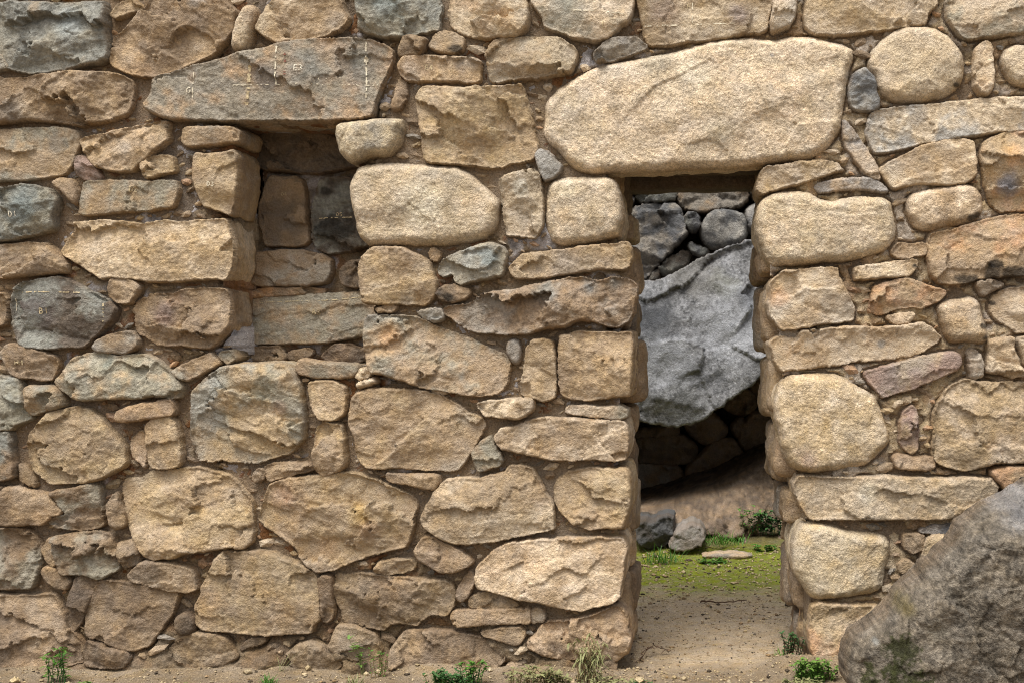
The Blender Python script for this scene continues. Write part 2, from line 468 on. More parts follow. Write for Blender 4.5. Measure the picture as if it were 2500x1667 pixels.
def block(name, parent, cen, size, tones, seed, rnd=5.0, amp=0.018, n=16, mat=None, grain=0.3, bright=1.0):
    """free rounded, weathered block"""
    t = np.linspace(-1, 1, n + 1); V = []; Q = []
    for ax in range(3):
        for s in (-1, 1):
            u, v = np.meshgrid(t, t, indexing='ij'); p = np.zeros((n + 1, n + 1, 3))
            p[..., ax] = s; p[..., (ax + 1) % 3] = u; p[..., (ax + 2) % 3] = v
            b = len(V) * (n + 1) ** 2; V.append(p.reshape(-1, 3))
            i = np.arange(n)[:, None] * (n + 1) + np.arange(n)[None]
            q = np.stack([i, i + n + 1, i + n + 2, i + 1], -1).reshape(-1, 4) + b
            Q.append(q if s > 0 else q[:, ::-1])
    V = np.concatenate(V); Q = np.concatenate(Q)
    # weld
    key = np.round(V * 1000).astype(np.int64); _, idx, inv = np.unique(key, axis=0, return_index=True, return_inverse=True)
    V = V[idx]; Q = inv.ravel()[Q]
    nv = V / (np.abs(V) ** rnd).sum(1, keepdims=True) ** (1 / rnd)
    hs_ = np.array(size) / 2; W = nv * hs_
    dirn = nv / np.linalg.norm(nv, axis=1, keepdims=True)
    r = np.random.default_rng(seed); off = r.uniform(-50, 50, 3)
    sc = 1.0 / max(0.06, np.mean(hs_))
    W = W + dirn * (amp * (fbm((W + off) * sc * 0.9, 3) * 1.6 + 0.6 * fbm((W + off) * sc * 3.2, 4)))[:, None]
    W = W + np.array(cen)
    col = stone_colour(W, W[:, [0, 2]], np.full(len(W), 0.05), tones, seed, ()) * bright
    me = mesh_np(name, W, Q, None, col, grain)
    o = link(name, me, parent, mat or M_ROCK); recentre(o, me)
    return o

# ------------------------------------------------------------------ the traced stones of the wall
# zoom cell, face (f fractured, l flat slab, g granite), tones : outline
WALL = """
A1 f sg:-60,30 100,15 300,22 560,25 840,10 855,120 850,250 865,380 865,475 820,495 700,520 540,550 400,575 230,585 100,570 30,540 10,470 -60,420
A1 l sg:-60,440 -5,440 20,500 45,550 -60,565
A1 f ty:900,90 950,30 1060,-10 1100,0 1150,70 1040,100 960,120 910,145 890,125
A1 f bt:1230,-20 1480,-60 1740,-40 1860,40 1920,90 1900,200 1880,250 1800,350 1720,430 1580,500 1450,560 1330,600 1230,615 1100,605 1000,580 920,540 875,500 895,420 890,340 920,300 1010,230 1100,130 1160,70
A1 g kt:1940,110 1980,40 2030,30 2080,60 2085,100 2050,250 2030,360 1980,410 1900,405 1865,370 1885,250 1920,160
B1 f tk:80,230 170,60 230,-20 400,-60 700,-40 780,40 830,150 760,230 640,290 500,320 380,325 270,350 180,310 120,270
B1 f gs:900,40 890,-30 1500,-30 1580,30 1580,90 1555,130 1570,200 1560,235 1430,250 1320,285 1230,300 1100,290 1000,265 920,230 920,130
B1 f kt:1650,60 1680,-30 2200,-40 2290,40 2300,150 2280,230 2200,290 2090,305 1950,300 1820,280 1720,240 1660,200 1645,130
C1 f gp:320,10 350,-30 1150,-40 1155,30 1130,130 1100,180 1040,200 1000,260 950,300 860,325 780,310 650,300 600,260 520,240 430,210 410,130 370,70
C1 l tp:1195,40 1190,-40 2280,-40 2280,40 2255,150 2250,230 2180,255 2040,270 1900,300 1750,325 1600,330 1450,355 1280,360 1245,280 1230,180
D1 f pk:300,20 310,-40 480,-40 480,60 460,150 400,220 280,260 275,200
D1 f py:560,60 600,-40 1640,-40 1640,10 1560,100 1540,190 1400,200 1250,225 1050,245 880,265 700,275 620,260 560,220 550,130
D1 f pg:1715,70 1710,0 1720,-40 2400,-40 2400,240 2250,265 2100,290 1950,300 1860,310 1830,280 1760,190 1720,130
D1 g pk:1080,480 1110,400 1200,310 1300,240 1400,215 1500,210 1600,225 1700,270 1780,350 1840,440 1855,570 1830,670 1760,740 1660,790 1500,815 1350,820 1250,800 1180,770 1140,700 1130,610 1090,580 1075,530
D1 f wn:960,590 1050,545 1070,590 1125,640 1135,740 1165,830 1150,890 1090,905 1010,890 940,865 920,800 920,690 940,620
D1 f pt:1950,390 2000,345 2050,330 2080,370 2075,440 2090,530 2095,640 2070,740 2030,780 1980,760 1940,690 1930,560 1940,470
D1 g pk:2170,440 2200,390 2280,365 2400,365 2400,700 2330,690 2240,660 2190,590 2165,500
D1 l pw:1090,930 1130,900 1300,870 1600,845 1900,815 2150,795 2400,780 2400,1035 2200,1065 2000,1085 1750,1125 1500,1165 1300,1215 1130,1240 1100,1180 1055,1090 1070,1000
C1 f wm:345,1250 390,1210 470,1240 520,1300 570,1350 540,1410 480,1450 430,1475 400,1420 370,1330
C1 f mn:835,430 870,390 960,310 1080,305 1190,310 1260,370 1270,385 1150,430 1040,465 980,490 850,495 830,460
C1 f kt:-50,430 -20,370 40,320 150,310 350,305 550,305 600,340 660,370 690,420 680,500 640,580 500,605 370,630 250,630 150,640 20,660 -10,660 -30,560
B1 f ty:1390,780 1440,705 1600,715 1800,720 2000,705 2150,700 2241,680 2261,750 2311,900 2341,1050 2366,1150 2371,1210 2330,1290 2230,1310 2130,1320 2100,1350 2000,1355 1850,1340 1700,1330 1500,1320 1450,1290 1440,1200 1430,1080 1400,930 1390,850
B1 f yt:1235,540 1270,460 1400,450 1600,460 1760,465 1900,480 1900,560 1895,660 1800,665 1700,650 1560,655 1400,650 1300,640 1260,610
B1 f bt:1240,420 1270,300 1340,285 1470,310 1450,370 1420,440 1300,450 1250,455
B1 f tb:1480,370 1530,280 1590,245 1680,255 1760,300 1770,370 1740,420 1640,430 1540,410
B1 f bt:1215,700 1230,620 1280,650 1300,720 1290,800 1240,880 1180,890 1180,840 1205,770
A1 f tb:-60,620 60,625 150,630 300,605 500,595 720,590 900,590 1000,620 1060,660 1070,730 1045,850 1010,930 880,970 780,990 660,1015 540,1000 400,985 200,970 80,990 -60,1010
A1 l tg:-60,1060 100,1050 300,1040 450,1035 600,1060 630,1100 620,1190 590,1260 560,1340 510,1410 380,1430 200,1455 0,1465 -60,1465
A1 f ty:645,1150 700,1110 850,1090 1000,1050 1150,1020 1300,985 1360,985 1345,1060 1370,1130 1300,1180 1200,1270 1110,1350 1050,1385 930,1395 850,1370 760,1350 720,1300 680,1220
A1 f yt:1130,1340 1200,1280 1350,1260 1390,1290 1410,1390 1330,1400 1240,1440 1180,1450 1150,1390
A1 f dr:590,1290 630,1260 700,1290 770,1370 810,1440 790,1470 680,1460 610,1430 590,1360
A2 f tb:420,150 480,120 560,125 600,180 615,260 610,340 560,290 500,220 450,180
A2 f gs:-60,210 60,190 150,165 280,180 380,210 450,270 455,340 430,420 425,530 330,560 200,590 100,615 -60,640
A2 l tg:660,180 680,140 850,135 1000,135 1200,140 1420,135 1430,200 1415,280 1395,345 1280,355 1180,375 1000,380 850,395 700,415 625,405 640,300
A2 f tb:-60,680 50,655 200,645 350,650 430,690 490,750 540,830 535,885 400,895 280,905 0,920 -60,920
A2 f sd:75,1180 90,1080 130,1000 200,960 350,940 440,920 520,925 600,970 750,1060 830,1100 890,1130 935,1190 915,1260 840,1340 760,1410 660,1490 550,1490 400,1505 240,1495 150,1470 120,1380 90,1280
A2 f tb:-60,1060 0,1055 45,1100 35,1220 20,1310 -60,1370
A2 f tb:870,1010 890,940 1000,930 1100,970 1130,1010 1090,1080 1040,1140 940,1130 880,1080
A2 f bm:745,1480 820,1420 930,1380 1060,1370 1110,1430 1100,1500 1030,1545 900,1540 770,1525
A3 f bm:0,200 60,130 150,150 300,190 440,235 455,310 420,410 350,430 250,410 150,400 80,380 50,310 20,240
A3 f gs:-60,395 60,400 130,410 170,490 190,600 240,740 160,775 60,830 -60,850
A3 f tg:190,500 220,475 380,475 460,485 495,550 520,630 450,660 350,680 250,715 220,680 190,590
A3 f gt:440,440 520,360 560,290 600,245 730,215 820,200 950,230 1150,220 1230,250 1350,340 1430,420 1470,480 1455,560 1380,570 1240,555 1100,575 950,570 800,580 640,590 560,550 470,480
A3 f tg:1380,360 1480,300 1600,250 1690,210 1755,255 1785,290 1700,330 1600,380 1500,430 1430,400
A3 f gt:1770,205 1850,185 1900,250 1830,290 1800,270
A3 f tb:940,720 950,680 1050,640 1200,610 1390,590 1415,640 1410,710 1300,725 1150,745 1000,765 940,755
A3 f tb:1050,910 1100,860 1150,840 1165,960 1165,1150 1130,1100 1080,1060 1050,980
A3 f ty:1180,790 1240,740 1370,720 1420,780 1450,900 1465,1060 1440,1130 1330,1150 1230,1145 1200,1090 1190,980
A3 f ty:210,960 240,850 330,760 380,700 500,665 620,645 700,670 800,730 870,830 960,920 1000,950 1010,1050 1025,1110 900,1180 800,1230 700,1265 550,1265 380,1265 300,1200 240,1140 220,1050
A3 f sb:-60,855 70,850 80,920 80,1040 105,1110 100,1220 0,1245 -60,1245
A3 f tb:140,1110 190,1120 230,1200 275,1290 240,1300 200,1270 150,1260 150,1180
A3 f bt:-60,1320 100,1295 250,1330 370,1355 430,1420 490,1510 410,1535 390,1560 335,1600 100,1610 -60,1610
A3 f bg:390,1345 450,1330 600,1310 700,1270 790,1290 800,1350 820,1480 835,1600 780,1630 700,1655 560,1645 430,1620 370,1590 425,1550 520,1530 510,1505 465,1430
A3 f tb:865,1440 930,1340 945,1400 985,1480 1015,1590 1000,1620 930,1640 900,1600 880,1520
A3 f ty:970,1290 1000,1240 1130,1230 1200,1180 1400,1160 1600,1145 1700,1170 1850,1210 1950,1310 2030,1410 2040,1550 2050,1694 2030,1754 1970,1804 1850,1790 1700,1814 1480,1834 1420,1874 1250,1889 1180,1874 1120,1804 1070,1704 1030,1604 1000,1454 980,1400
B3 l gt:395,310 420,265 500,275 700,300 850,300 910,325 895,370 860,400 720,410 560,405 420,375
B3 f pt:875,400 920,340 980,330 1010,380 960,410 900,420
B3 f ty:500,450 600,435 700,440 790,480 800,560 800,680 760,730 680,755 610,750 550,690 520,600
B3 f ty:600,785 640,770 700,790 770,790 790,900 800,1040 810,1110 750,1170 620,1205 570,1150 550,1030 560,900 575,820
B3 f tb:130,1130 250,1100 480,1100 550,1140 540,1155 440,1180 300,1220 180,1255 150,1200
B3 f bt:35,1230 70,1160 125,1150 145,1200 110,1250 50,1255
B3 f ty:830,720 860,580 900,530 1000,500 1150,495 1300,505 1450,520 1550,545 1650,590 1750,650 1800,700 1900,730 1940,780 1900,880 1840,990 1780,1080 1710,1165 1600,1165 1480,1160 1350,1150 1200,1135 1080,1150 980,1140 920,1090 890,1000 880,880 840,800
B3 f pt:900,450 980,420 1040,410 1065,440 1000,470 910,490
B3 l pt:1500,510 1580,505 1640,525 1600,545 1510,530
B3 f tp:1870,620 1950,600 2100,590 2330,575 2345,610 2320,680 2230,740 2100,735 1940,710 1900,660
B3 f tg:1840,1020 1900,940 1985,885 2010,950 2060,1020 2090,1080 2040,1130 1960,1155 1890,1170 1860,1110
B3 f tb:1130,1185 1250,1195 1400,1200 1560,1205 1575,1270 1530,1325 1420,1300 1300,1275 1150,1250
B3 f tg:985,-95 1080,-100 1200,-95 1370,-85 1500,-25 1650,35 1800,85 1900,130 1980,180 2090,220 2140,260 2145,340 2110,460 2050,530 1900,555 1750,540 1600,510 1450,490 1330,450 1200,400 1080,370 1010,370 985,250 960,130 960,20
B2 f ty:910,840 940,760 1000,700 1080,675 1280,690 1400,750 1480,790 1510,880 1545,960 1540,1040 1500,1110 1440,1145 1300,1140 1150,1135 1000,1130 940,1120 920,1000
B2 f tb:1480,710 1530,690 1570,720 1570,760 1520,790 1490,760
B2 f gs:1560,850 1600,780 1720,730 1830,690 1900,660 2010,645 2080,680 2115,720 2100,800 2090,880 2060,910 1900,940 1800,960 1740,985 1700,960 1700,900 1680,885 1600,915 1565,890
B2 f db:1535,1060 1590,1000 1700,985 1800,1020 1830,1060 1770,1100 1680,1130 1580,1100
B2 f wm:1390,1200 1500,1180 1590,1190 1600,1270 1530,1290 1460,1270 1400,1230
B2 f ty:1040,1190 1100,1160 1210,1150 1215,1190 1170,1210 1110,1195 1060,1205
C2 f yt:135,850 240,740 400,720 600,700 800,665 1000,650 1110,635 1130,700 1130,780 1100,850 1000,850 850,860 700,880 560,900 430,925 300,930 200,925 150,890
C2 f bm:-406,1180 -361,1165 -171,1140 -101,1080 0,1045 200,1030 330,990 500,960 630,930 740,925 850,955 1000,920 1120,950 1175,990 1175,1090 1150,1220 1110,1280 1020,1330 900,1300 780,1270 680,1280 600,1320 400,1350 320,1380 100,1385 -100,1370 -230,1330 -320,1260 -390,1220
C2 f kp:60,130 150,80 350,40 385,100 400,250 410,400 410,500 350,595 250,585 120,570 100,450 85,300
C3 g mw:120,130 160,90 210,110 230,180 225,260 190,310 150,260 110,180
C3 f tp:290,160 340,95 420,95 490,110 510,200 520,350 510,560 440,595 340,575 240,540 235,480 265,350 280,220
C3 l pg:590,680 610,640 750,635 900,645 1060,640 1115,670 1100,730 1000,745 880,730 750,715 650,700
B3 f tp:1420,1554 1480,1440 1540,1330 1630,1240 1800,1230 1920,1230 2000,1200 2110,1180 2150,1125 2250,1120 2340,1160 2390,1260 2450,1380 2495,1430 2500,1540 2510,1640 2300,1680 2000,1740 1800,1760 1650,1745 1550,1690 1450,1620
B3 f ty:170,1330 180,1280 350,1230 600,1200 850,1180 950,1210 1050,1250 1200,1310 1330,1370 1385,1430 1370,1490 1345,1550 1350,1624 1330,1724 1290,1784 1150,1814 1000,1854 850,1914 700,1974 590,1989 500,1944 430,1844 370,1764 250,1684 150,1604 95,1550
A4 f ty:1580,950 1640,850 1640,780 1700,680 1750,560 1810,500 2000,505 2200,510 2300,560 2431,600 2501,640 2561,680 2586,750 2591,900 2601,1050 2541,1100 2531,1160 2301,1170 2151,1180 1950,1160 1800,1150 1640,1140 1600,1090 1590,1010
B4 f bt:590,720 620,690 690,710 700,850 705,1000 690,1060 650,1080 610,1050 605,950 590,830
B4 f tb:710,720 720,685 900,690 1100,705 1300,720 1500,735 1620,740 1680,790 1695,860 1680,960 1630,1020 1520,1010 1440,1050 1380,1105 1270,1075 1170,1090 1110,1140 1000,1120 900,1100 790,1095 760,960 720,900 710,800
B4 f ty:1030,640 1080,590 1200,570 1320,570 1370,610 1350,650 1250,680 1140,695 1050,670
B4 f tb:1365,500 1400,430 1450,385 1520,380 1600,430 1720,480 1800,540 1845,590 1770,640 1680,670 1570,660 1500,620 1400,560
B4 f bt:1705,850 1770,720 1830,650 1845,720 1835,800 1790,890 1750,915 1720,890
B4 f tb:1805,900 1850,860 1940,830 2050,850 2200,920 2215,950 2100,970 1950,975 1820,960
B4 l tb:1670,1010 1700,985 1900,980 2100,975 2310,975 2312,1085 2150,1090 1950,1090 1850,1105 1720,1115 1680,1080
C4 l tb:322,980 400,975 430,1010 425,1070 320,1085
B4 f bt:1900,1165 2000,1140 2120,1120 2230,1125 2270,1170 2230,1250 2180,1260 2050,1220 1920,1185
B4 f bt:1160,1330 1250,1200 1290,1150 1400,1145 1600,1150 1730,1170 1850,1190 1980,1240 2080,1320 2110,1380 2050,1440 1900,1490 1600,1530 1250,1510 1170,1450
B4 f tb:670,1290 720,1150 740,1105 850,1110 1000,1150 1060,1200 1080,1270 1110,1300 1060,1350 960,1385 860,1380 750,1340
B4 f bt:320,1340 420,1260 540,1230 620,1270 700,1350 780,1420 720,1480 400,1490 310,1440
A4 f bt:1350,1310 1430,1220 1570,1170 1720,1170 1820,1200 1870,1270 1930,1350 1880,1400 1690,1450 1550,1450 1390,1400
A4 f bt:680,1150 690,1000 740,880 760,800 800,730 950,745 1150,780 1330,820 1440,830 1435,880 1390,1000 1330,1090 1250,1200 1200,1270 1080,1310 950,1290 850,1240 720,1200
A4 f bt:1035,690 1130,600 1180,575 1400,610 1550,640 1580,740 1600,810 1500,830 1380,820 1290,790 1150,765 1070,740
A4 f bg:415,390 550,355 780,335 900,360 930,440 950,550 955,640 900,670 840,710 780,720 680,680 480,685 460,590 425,470
A4 f bt:320,490 370,410 405,385 420,480 450,590 400,630 350,550
A4 f tb:950,430 1080,400 1110,500 1125,590 1000,640 970,590 950,530
A4 f bg:-60,310 100,310 220,330 280,400 310,460 300,600 270,730 240,800 100,805 -60,800
A4 f bt:315,670 350,625 420,640 500,690 560,740 520,815 440,800 360,740
A4 f bc:520,1010 560,850 600,730 650,690 740,700 780,740 740,850 690,980 640,1080 580,1155 535,1120
A4 f bt:-60,850 150,860 280,860 420,850 470,940 510,1040 530,1130 600,1180 660,1250 680,1390 500,1440 200,1450 -60,1450
A4 f bc:700,1230 800,1250 900,1290 1040,1320 1060,1380 1000,1440 850,1450 700,1430 680,1310
A4 g bc:1410,1060 1440,1020 1510,1000 1580,1050 1585,1110 1560,1170 1480,1190 1430,1160
A4 f bc:1940,1290 2030,1210 2150,1205 2145,1245 2000,1280 1960,1310
C4 f tb:90,1470 170,1380 260,1350 340,1380 280,1420 160,1470
D2 l wp:620,180 670,155 800,125 950,110 1070,110 1130,130 1200,170 1240,230 1150,215 1000,200 850,200 760,220 660,220
D1 l pw:865,970 900,1000 960,1070 1040,1190 1110,1290 1160,1400 1170,1460 1100,1450 1040,1400 950,1270 890,1180 870,1080
D1 f tp:1160,1380 1250,1320 1400,1250 1500,1190 1700,1140 1850,1130 1930,1160 1940,1250 1955,1330 1950,1420 1900,1470 1770,1500 1600,1490 1450,1490 1350,1525 1260,1525 1220,1470
D1 f to:2000,1180 2050,1130 2150,1090 2400,1050 2400,1714 2250,1704 2160,1719 2090,1670 2040,1534 2020,1390 1990,1280
D2 g tp:1390,280 1440,240 1600,200 1800,170 1900,165 1970,210 2000,280 2005,380 1960,450 1880,480 1750,500 1620,530 1530,535 1450,500 1400,400
D2 f to:1580,570 1750,540 1950,480 2150,430 2400,395 2400,900 2200,910 2000,930 1900,960 1740,980 1640,960 1580,900 1560,780 1560,650
D2 f tp:1260,730 1310,650 1440,655 1530,640 1550,700 1540,740 1440,750 1380,775 1310,765
D2 f tp:960,860 980,840 1150,820 1350,790 1470,780 1470,840 1400,910 1250,920 1100,930 960,940
D2 f to:1080,1180 1110,1060 1130,990 1250,960 1370,935 1450,950 1600,1010 1700,1030 1700,1070 1620,1130 1500,1175 1420,1160 1300,1180 1170,1225 1080,1200
D2 f tp:1215,1250 1290,1230 1440,1210 1455,1240 1400,1300 1330,1305 1260,1290
D2 f tb:1960,960 2020,930 2100,950 2190,985 2100,1030 2010,1075 1980,1030
D2 f pt:2090,1080 2180,1030 2400,960 2400,1370 2290,1370 2220,1320 2110,1250 2070,1180
D2 g pt:1645,1150 1700,1120 1840,1105 1920,1085 1970,1130 1990,1220 2040,1360 2045,1440 2000,1460 1890,1440 1760,1455 1720,1420 1690,1320 1650,1230
D3 f pk:1890,180 1940,170 1970,200 2010,300 2000,400 1920,425 1900,330
D3 f pt:2060,110 2140,90 2260,80 2250,180 2330,350 2350,390 2250,400 2190,400 2170,370 2030,360 2050,250
D3 f pt:2295,80 2400,60 2400,340 2340,300
D3 l rt:1040,370 1130,340 1350,280 1550,230 1750,195 1810,210 1830,280 1800,350 1700,380 1580,430 1450,490 1300,530 1190,570 1130,490 1080,440
D3 f yp:1610,900 1610,700 1640,620 1700,520 1760,460 1860,420 2000,445 2200,440 2400,460 2400,1100 2250,1095 2100,1100 1950,1145 1850,1160 1700,1130 1620,1080 1600,1000
D3 f rt:1340,760 1360,690 1440,630 1470,700 1480,820 1470,980 1430,1035 1370,1000 1325,920
D3 f bt:1270,1060 1340,1035 1480,1055 1600,1060 1615,1140 1560,1165 1420,1155 1300,1140
D3 f ot:2060,1180 2120,1140 2400,1110 2400,1450 2180,1310
D4 l wn:1480,340 1600,300 1760,275 1760,355 1600,355
D4 f tb:1360,360 1450,360 1530,370 1520,480 1440,520 1370,480
D4 f bt:1310,610 1380,570 1450,600 1440,660 1340,680
D4 f py:1545,400 1600,365 1700,360 1700,500 1500,580 1525,480
"""
# corner stones of the niche and the doorway, deep, with visible sides
CORNER = """
A1 f gt lintel:1160,850 1230,760 1235,640 1280,605 1370,590 1480,560 1580,520 1750,490 1870,450 2001,415 2151,385 2271,345 2421,320 2601,305 2851,295 3001,310 3131,350 3216,410 3191,500 3141,620 3081,750 3051,850 3021,950 2851,975 2721,985 2501,985 2301,985 2001,990 1800,990 1600,985 1400,985 1300,960 1190,905 1160,880
C1 g kp lintel:425,900 430,820 500,740 560,690 680,620 800,550 920,510 1100,480 1300,440 1480,410 1600,370 1760,325 1950,295 2100,290 2330,315 2381,290 2601,280 2701,310 2881,350 2961,390 2971,450 2931,530 2911,650 2891,800 2871,930 2851,1060 2801,1130 2741,1210 2601,1290 2450,1300 2241,1325 2001,1355 1700,1365 1400,1380 1100,1395 980,1390 830,1415 700,1390 620,1330 540,1230 440,1150 410,1080 420,1000
B1 g km stone:720,1010 750,985 900,970 1100,950 1270,955 1285,1000 1280,1080 1250,1180 1190,1250 1120,1275 1000,1270 930,1290 860,1330 800,1300 750,1240 720,1150 705,1080
A1 l tm stone:1465,1100 1490,1030 1700,1020 1880,1020 1960,1065 1950,1140 1930,1165 1870,1165 1740,1180 1600,1195 1500,1200 1465,1150
A1 f ty stone:1560,1300 1590,1240 1700,1250 1850,1230 1900,1210 1935,1260 1940,1450 1935,1550 1925,1600 1900,1700 1870,1765 1760,1720 1640,1680 1600,1590 1565,1470
A2 f yk stone:480,710 540,620 580,560 600,520 580,470 700,460 850,450 1000,460 1170,480 1330,450 1450,470 1600,450 1820,435 1855,470 1880,560 1895,690 1892,780 1870,870 1845,940 1815,950 1700,940 1500,960 1300,970 1200,970 1080,945 900,935 800,945 700,870 600,810 510,760
A2 f bt stone:1040,1190 1090,1110 1200,1050 1360,1050 1500,1010 1600,1005 1700,1000 1820,1010 1855,1080 1865,1200 1860,1290 1830,1370 1760,1470 1700,1510 1600,1510 1500,1490 1400,1490 1250,1480 1150,1410 1100,1400 1070,1330 1075,1260
A3 f yg stone:1550,520 1620,440 1700,370 1800,310 1950,290 2200,280 2341,300 2401,370 2441,470 2471,600 2481,750 2471,900 2441,950 2351,1030 2250,1060 2101,1110 1950,1105 1850,1100 1760,1090 1690,1100 1580,1080 1560,950 1530,900 1540,760 1545,650
B2 g kp stone:820,180 860,80 880,20 950,0 1100,-20 1300,-15 1500,0 1700,10 1800,50 1880,120 2000,230 2070,300 2060,400 2050,500 2000,570 1900,630 1750,650 1600,665 1400,670 1200,660 1080,660 1000,680 930,620 890,570 870,450 830,280
C2 g kp stone:440,200 480,130 600,100 800,95 950,100 1010,130 1050,250 1075,400 1070,500 1030,590 900,620 750,650 580,670 490,640 440,570 430,450 440,300
C3 f tb stone:540,60 700,20 850,30 1000,30 1140,25 1155,80 1160,200 1150,400 1135,560 1050,565 860,590 780,605 650,590 560,550 535,450 530,300 535,150
C3 f tp stone:10,880 70,810 200,790 300,740 450,725 650,730 850,740 1080,755 1115,800 1125,950 1095,1080 1000,1100 850,1080 650,1090 500,1085 400,1070 250,1030 80,1000 20,930
C3 f ty stone:490,1300 530,1220 600,1180 800,1130 1000,1140 1100,1130 1140,1200 1150,1320 1140,1450 1095,1590 1080,1634 950,1644 870,1644 800,1659 650,1614 570,1524 500,1420
C4 f tp stone:-141,630 -80,580 0,490 100,430 300,400 600,385 890,375 1000,385 1070,380 1100,440 1120,490 1090,560 1080,680 1060,800 1050,880 970,940 900,955 830,960 740,995 600,975 480,950 390,920 240,905 0,835 -130,800 -150,720
C4 f bt stone:280,1240 340,1180 400,1100 440,1070 600,1060 800,1020 950,960 1030,940 1080,980 1110,1050 1130,1170 1140,1250 1130,1320 1080,1350 1020,1400 940,1410 860,1390 740,1380 640,1390 500,1375 400,1350 340,1310 290,1290
D2 f py stone:160,130 195,50 230,10 350,0 500,-30 700,-40 820,-20 895,55 800,70 720,100 640,130 540,160 400,190 250,235 190,240 150,200
D2 g kp stone:150,470 170,330 230,260 330,220 500,210 600,230 680,280 780,300 870,270 1000,255 1200,260 1270,310 1280,400 1310,520 1300,600 1240,690 1130,740 1000,775 850,800 700,800 500,830 380,820 290,840 240,790 200,680 160,580
D2 f tp stone:260,960 330,900 380,860 550,850 750,830 830,840 840,920 890,1010 940,1120 970,1180 955,1280 850,1300 700,1310 560,1340 360,1365 320,1320 260,1240 245,1130 262,1050
D3 f pt stone:265,120 330,60 480,75 520,20 700,0 900,-20 1150,-10 1350,-30 1530,-50 1600,0 1680,80 1640,130 1530,200 1430,240 1200,270 1000,280 800,315 600,340 450,350 370,365 310,310 275,210
D3 g yp stone:310,560 345,450 400,390 550,375 800,370 900,420 1000,480 1130,540 1170,640 1230,800 1260,920 1200,1000 1100,1090 1050,1130 850,1160 700,1180 620,1190 500,1170 440,1140 400,1080 360,980 345,860 310,740 300,640
D3 f ky stone:450,1270 500,1200 600,1205 900,1215 1200,1200 1500,1210 1700,1220 1850,1205 2080,1220 2150,1300 2100,1370 1950,1450 1740,1564 1650,1570 1400,1570 1000,1570 600,1575 560,1530 510,1450 460,1350
D4 g ky stone:480,330 520,275 600,260 760,280 900,330 1100,345 1210,370 1260,430 1255,540 1220,640 1200,800 1130,850 1000,870 850,890 680,910 600,890 530,780 460,680 440,560 450,430
D4 f yo stone:600,950 650,910 800,920 1000,930 1130,935 1300,1000 1250,1200 1100,1470 750,1460 640,1420 590,1300 570,1180 590,1050
"""
# back of the niche
NICHE = """
B1 f cd:0,1270 60,1100 100,1000 850,990 900,1340 700,1380 540,1400 350,1390 150,1370 60,1340
B2 f bc:90,400 110,300 150,170 190,100 400,105 450,130 465,250 480,450 500,620 460,660 300,665 150,660 130,560 100,470
B2 f ds:510,470 540,300 590,130 680,110 950,110 1050,640 900,690 700,715 640,720 560,680 530,620
B2 f bm:-40,850 10,740 100,720 300,705 450,710 600,740 680,780 680,880 640,960 500,990 300,990 100,990 0,950
B2 f bc:770,860 830,800 1050,760 1050,1000 900,1005 790,990 760,940
B2 l tg:-20,1115 0,1105 200,1085 600,1065 950,1040 1060,1150 1060,1250 1000,1390 800,1420 650,1450 500,1460 200,1460 60,1465 20,1380 0,1250
B2 f bo:-50,1090 100,1015 500,1005 640,1030 590,1058 200,1075
B3 f bt:-80,250 -60,180 50,160 250,155 300,220 315,270 0,280
B3 f bc:590,240 700,140 830,130 950,180 960,260 860,300 700,290
B3 f bc:330,200 500,170 540,200 480,250 400,270 335,250
"""
FAR = """
C2 f mn:1000,270 1150,255 1160,300 1090,350 960,370
C2 f sn:1170,250 1500,215 1500,290 1350,310 1220,320
C2 f mb:1510,250 1560,210 1800,190 2080,175 2100,250 2060,320 1980,355 1700,385 1560,360 1520,300
C2 f nm:1050,380 1280,335 1480,310 1530,350 1560,430 1590,560 1450,700 1380,790 1300,880 1230,950 1100,900 1060,700 1030,560
C2 f sn:1570,420 1640,395 1700,430 1700,510 1640,550 1590,510
C2 g nw:1700,520 1760,410 1850,370 1950,380 2060,410 2085,500 2070,600 1960,660 1800,680 1730,650
C2 g nw:2060,370 2160,320 2300,330 2330,560 2150,570 2100,540 2070,430
C2 f sd:1360,840 1450,770 1600,700 1610,760 1560,830 1400,900
C2 f ns:1600,640 1700,670 1770,710 1700,745 1610,690
C2 f ds:1270,940 1340,850 1375,880 1335,950
C2 f mn:2110,180 2300,150 2350,300 2200,310 2130,270
C2 f nm:1020,130 1300,100 1500,90 1480,200 1200,235 1030,245
C2 f nb:1530,90 1800,60 2000,70 2000,165 1700,190 1550,205
C2 f ns:2030,80 2350,60 2360,135 2100,165 2040,160
"""
CAVE = """
C3 f bc:1150,920 1400,880 1560,890 1640,950 1670,1010 1610,1100 1400,1105 1150,1095
C3 f bc:1590,1150 1700,1050 1830,920 1970,920 2020,1000 2070,1080 1950,1180 1780,1280 1620,1260 1590,1200
C3 f bm:1120,1200 1200,1115 1330,1130 1480,1130 1540,1180 1600,1270 1580,1320 1400,1380 1120,1440
C3 f bc:1570,790 1800,700 1920,830 1890,890 1740,950 1640,880
C3 f bc:1890,620 2070,500 2150,550 2150,650 2060,710 1930,670
C3 f bc:2050,800 2150,690 2330,760 2350,1000 2100,1010 2020,940
C3 f bc:1960,800 2040,730 2060,830 2000,900
C3 f bc:1150,850 1500,800 1520,860 1400,878 1150,890
C3 f bc:2100,450 2200,370 2350,400 2300,650 2180,600
"""
def parse(txt):
    out = []
    for ln in txt.strip().splitlines():
        head, pts = ln.split(':'); h = head.split()
        out.append((h, [tuple(float(v) for v in p.split(',')) for p in pts.split()]))
    return out
def wpt(reg, x, y, plane=0.0):
    return to_xz(to_uv(reg, [(x, y)]), plane)[0]

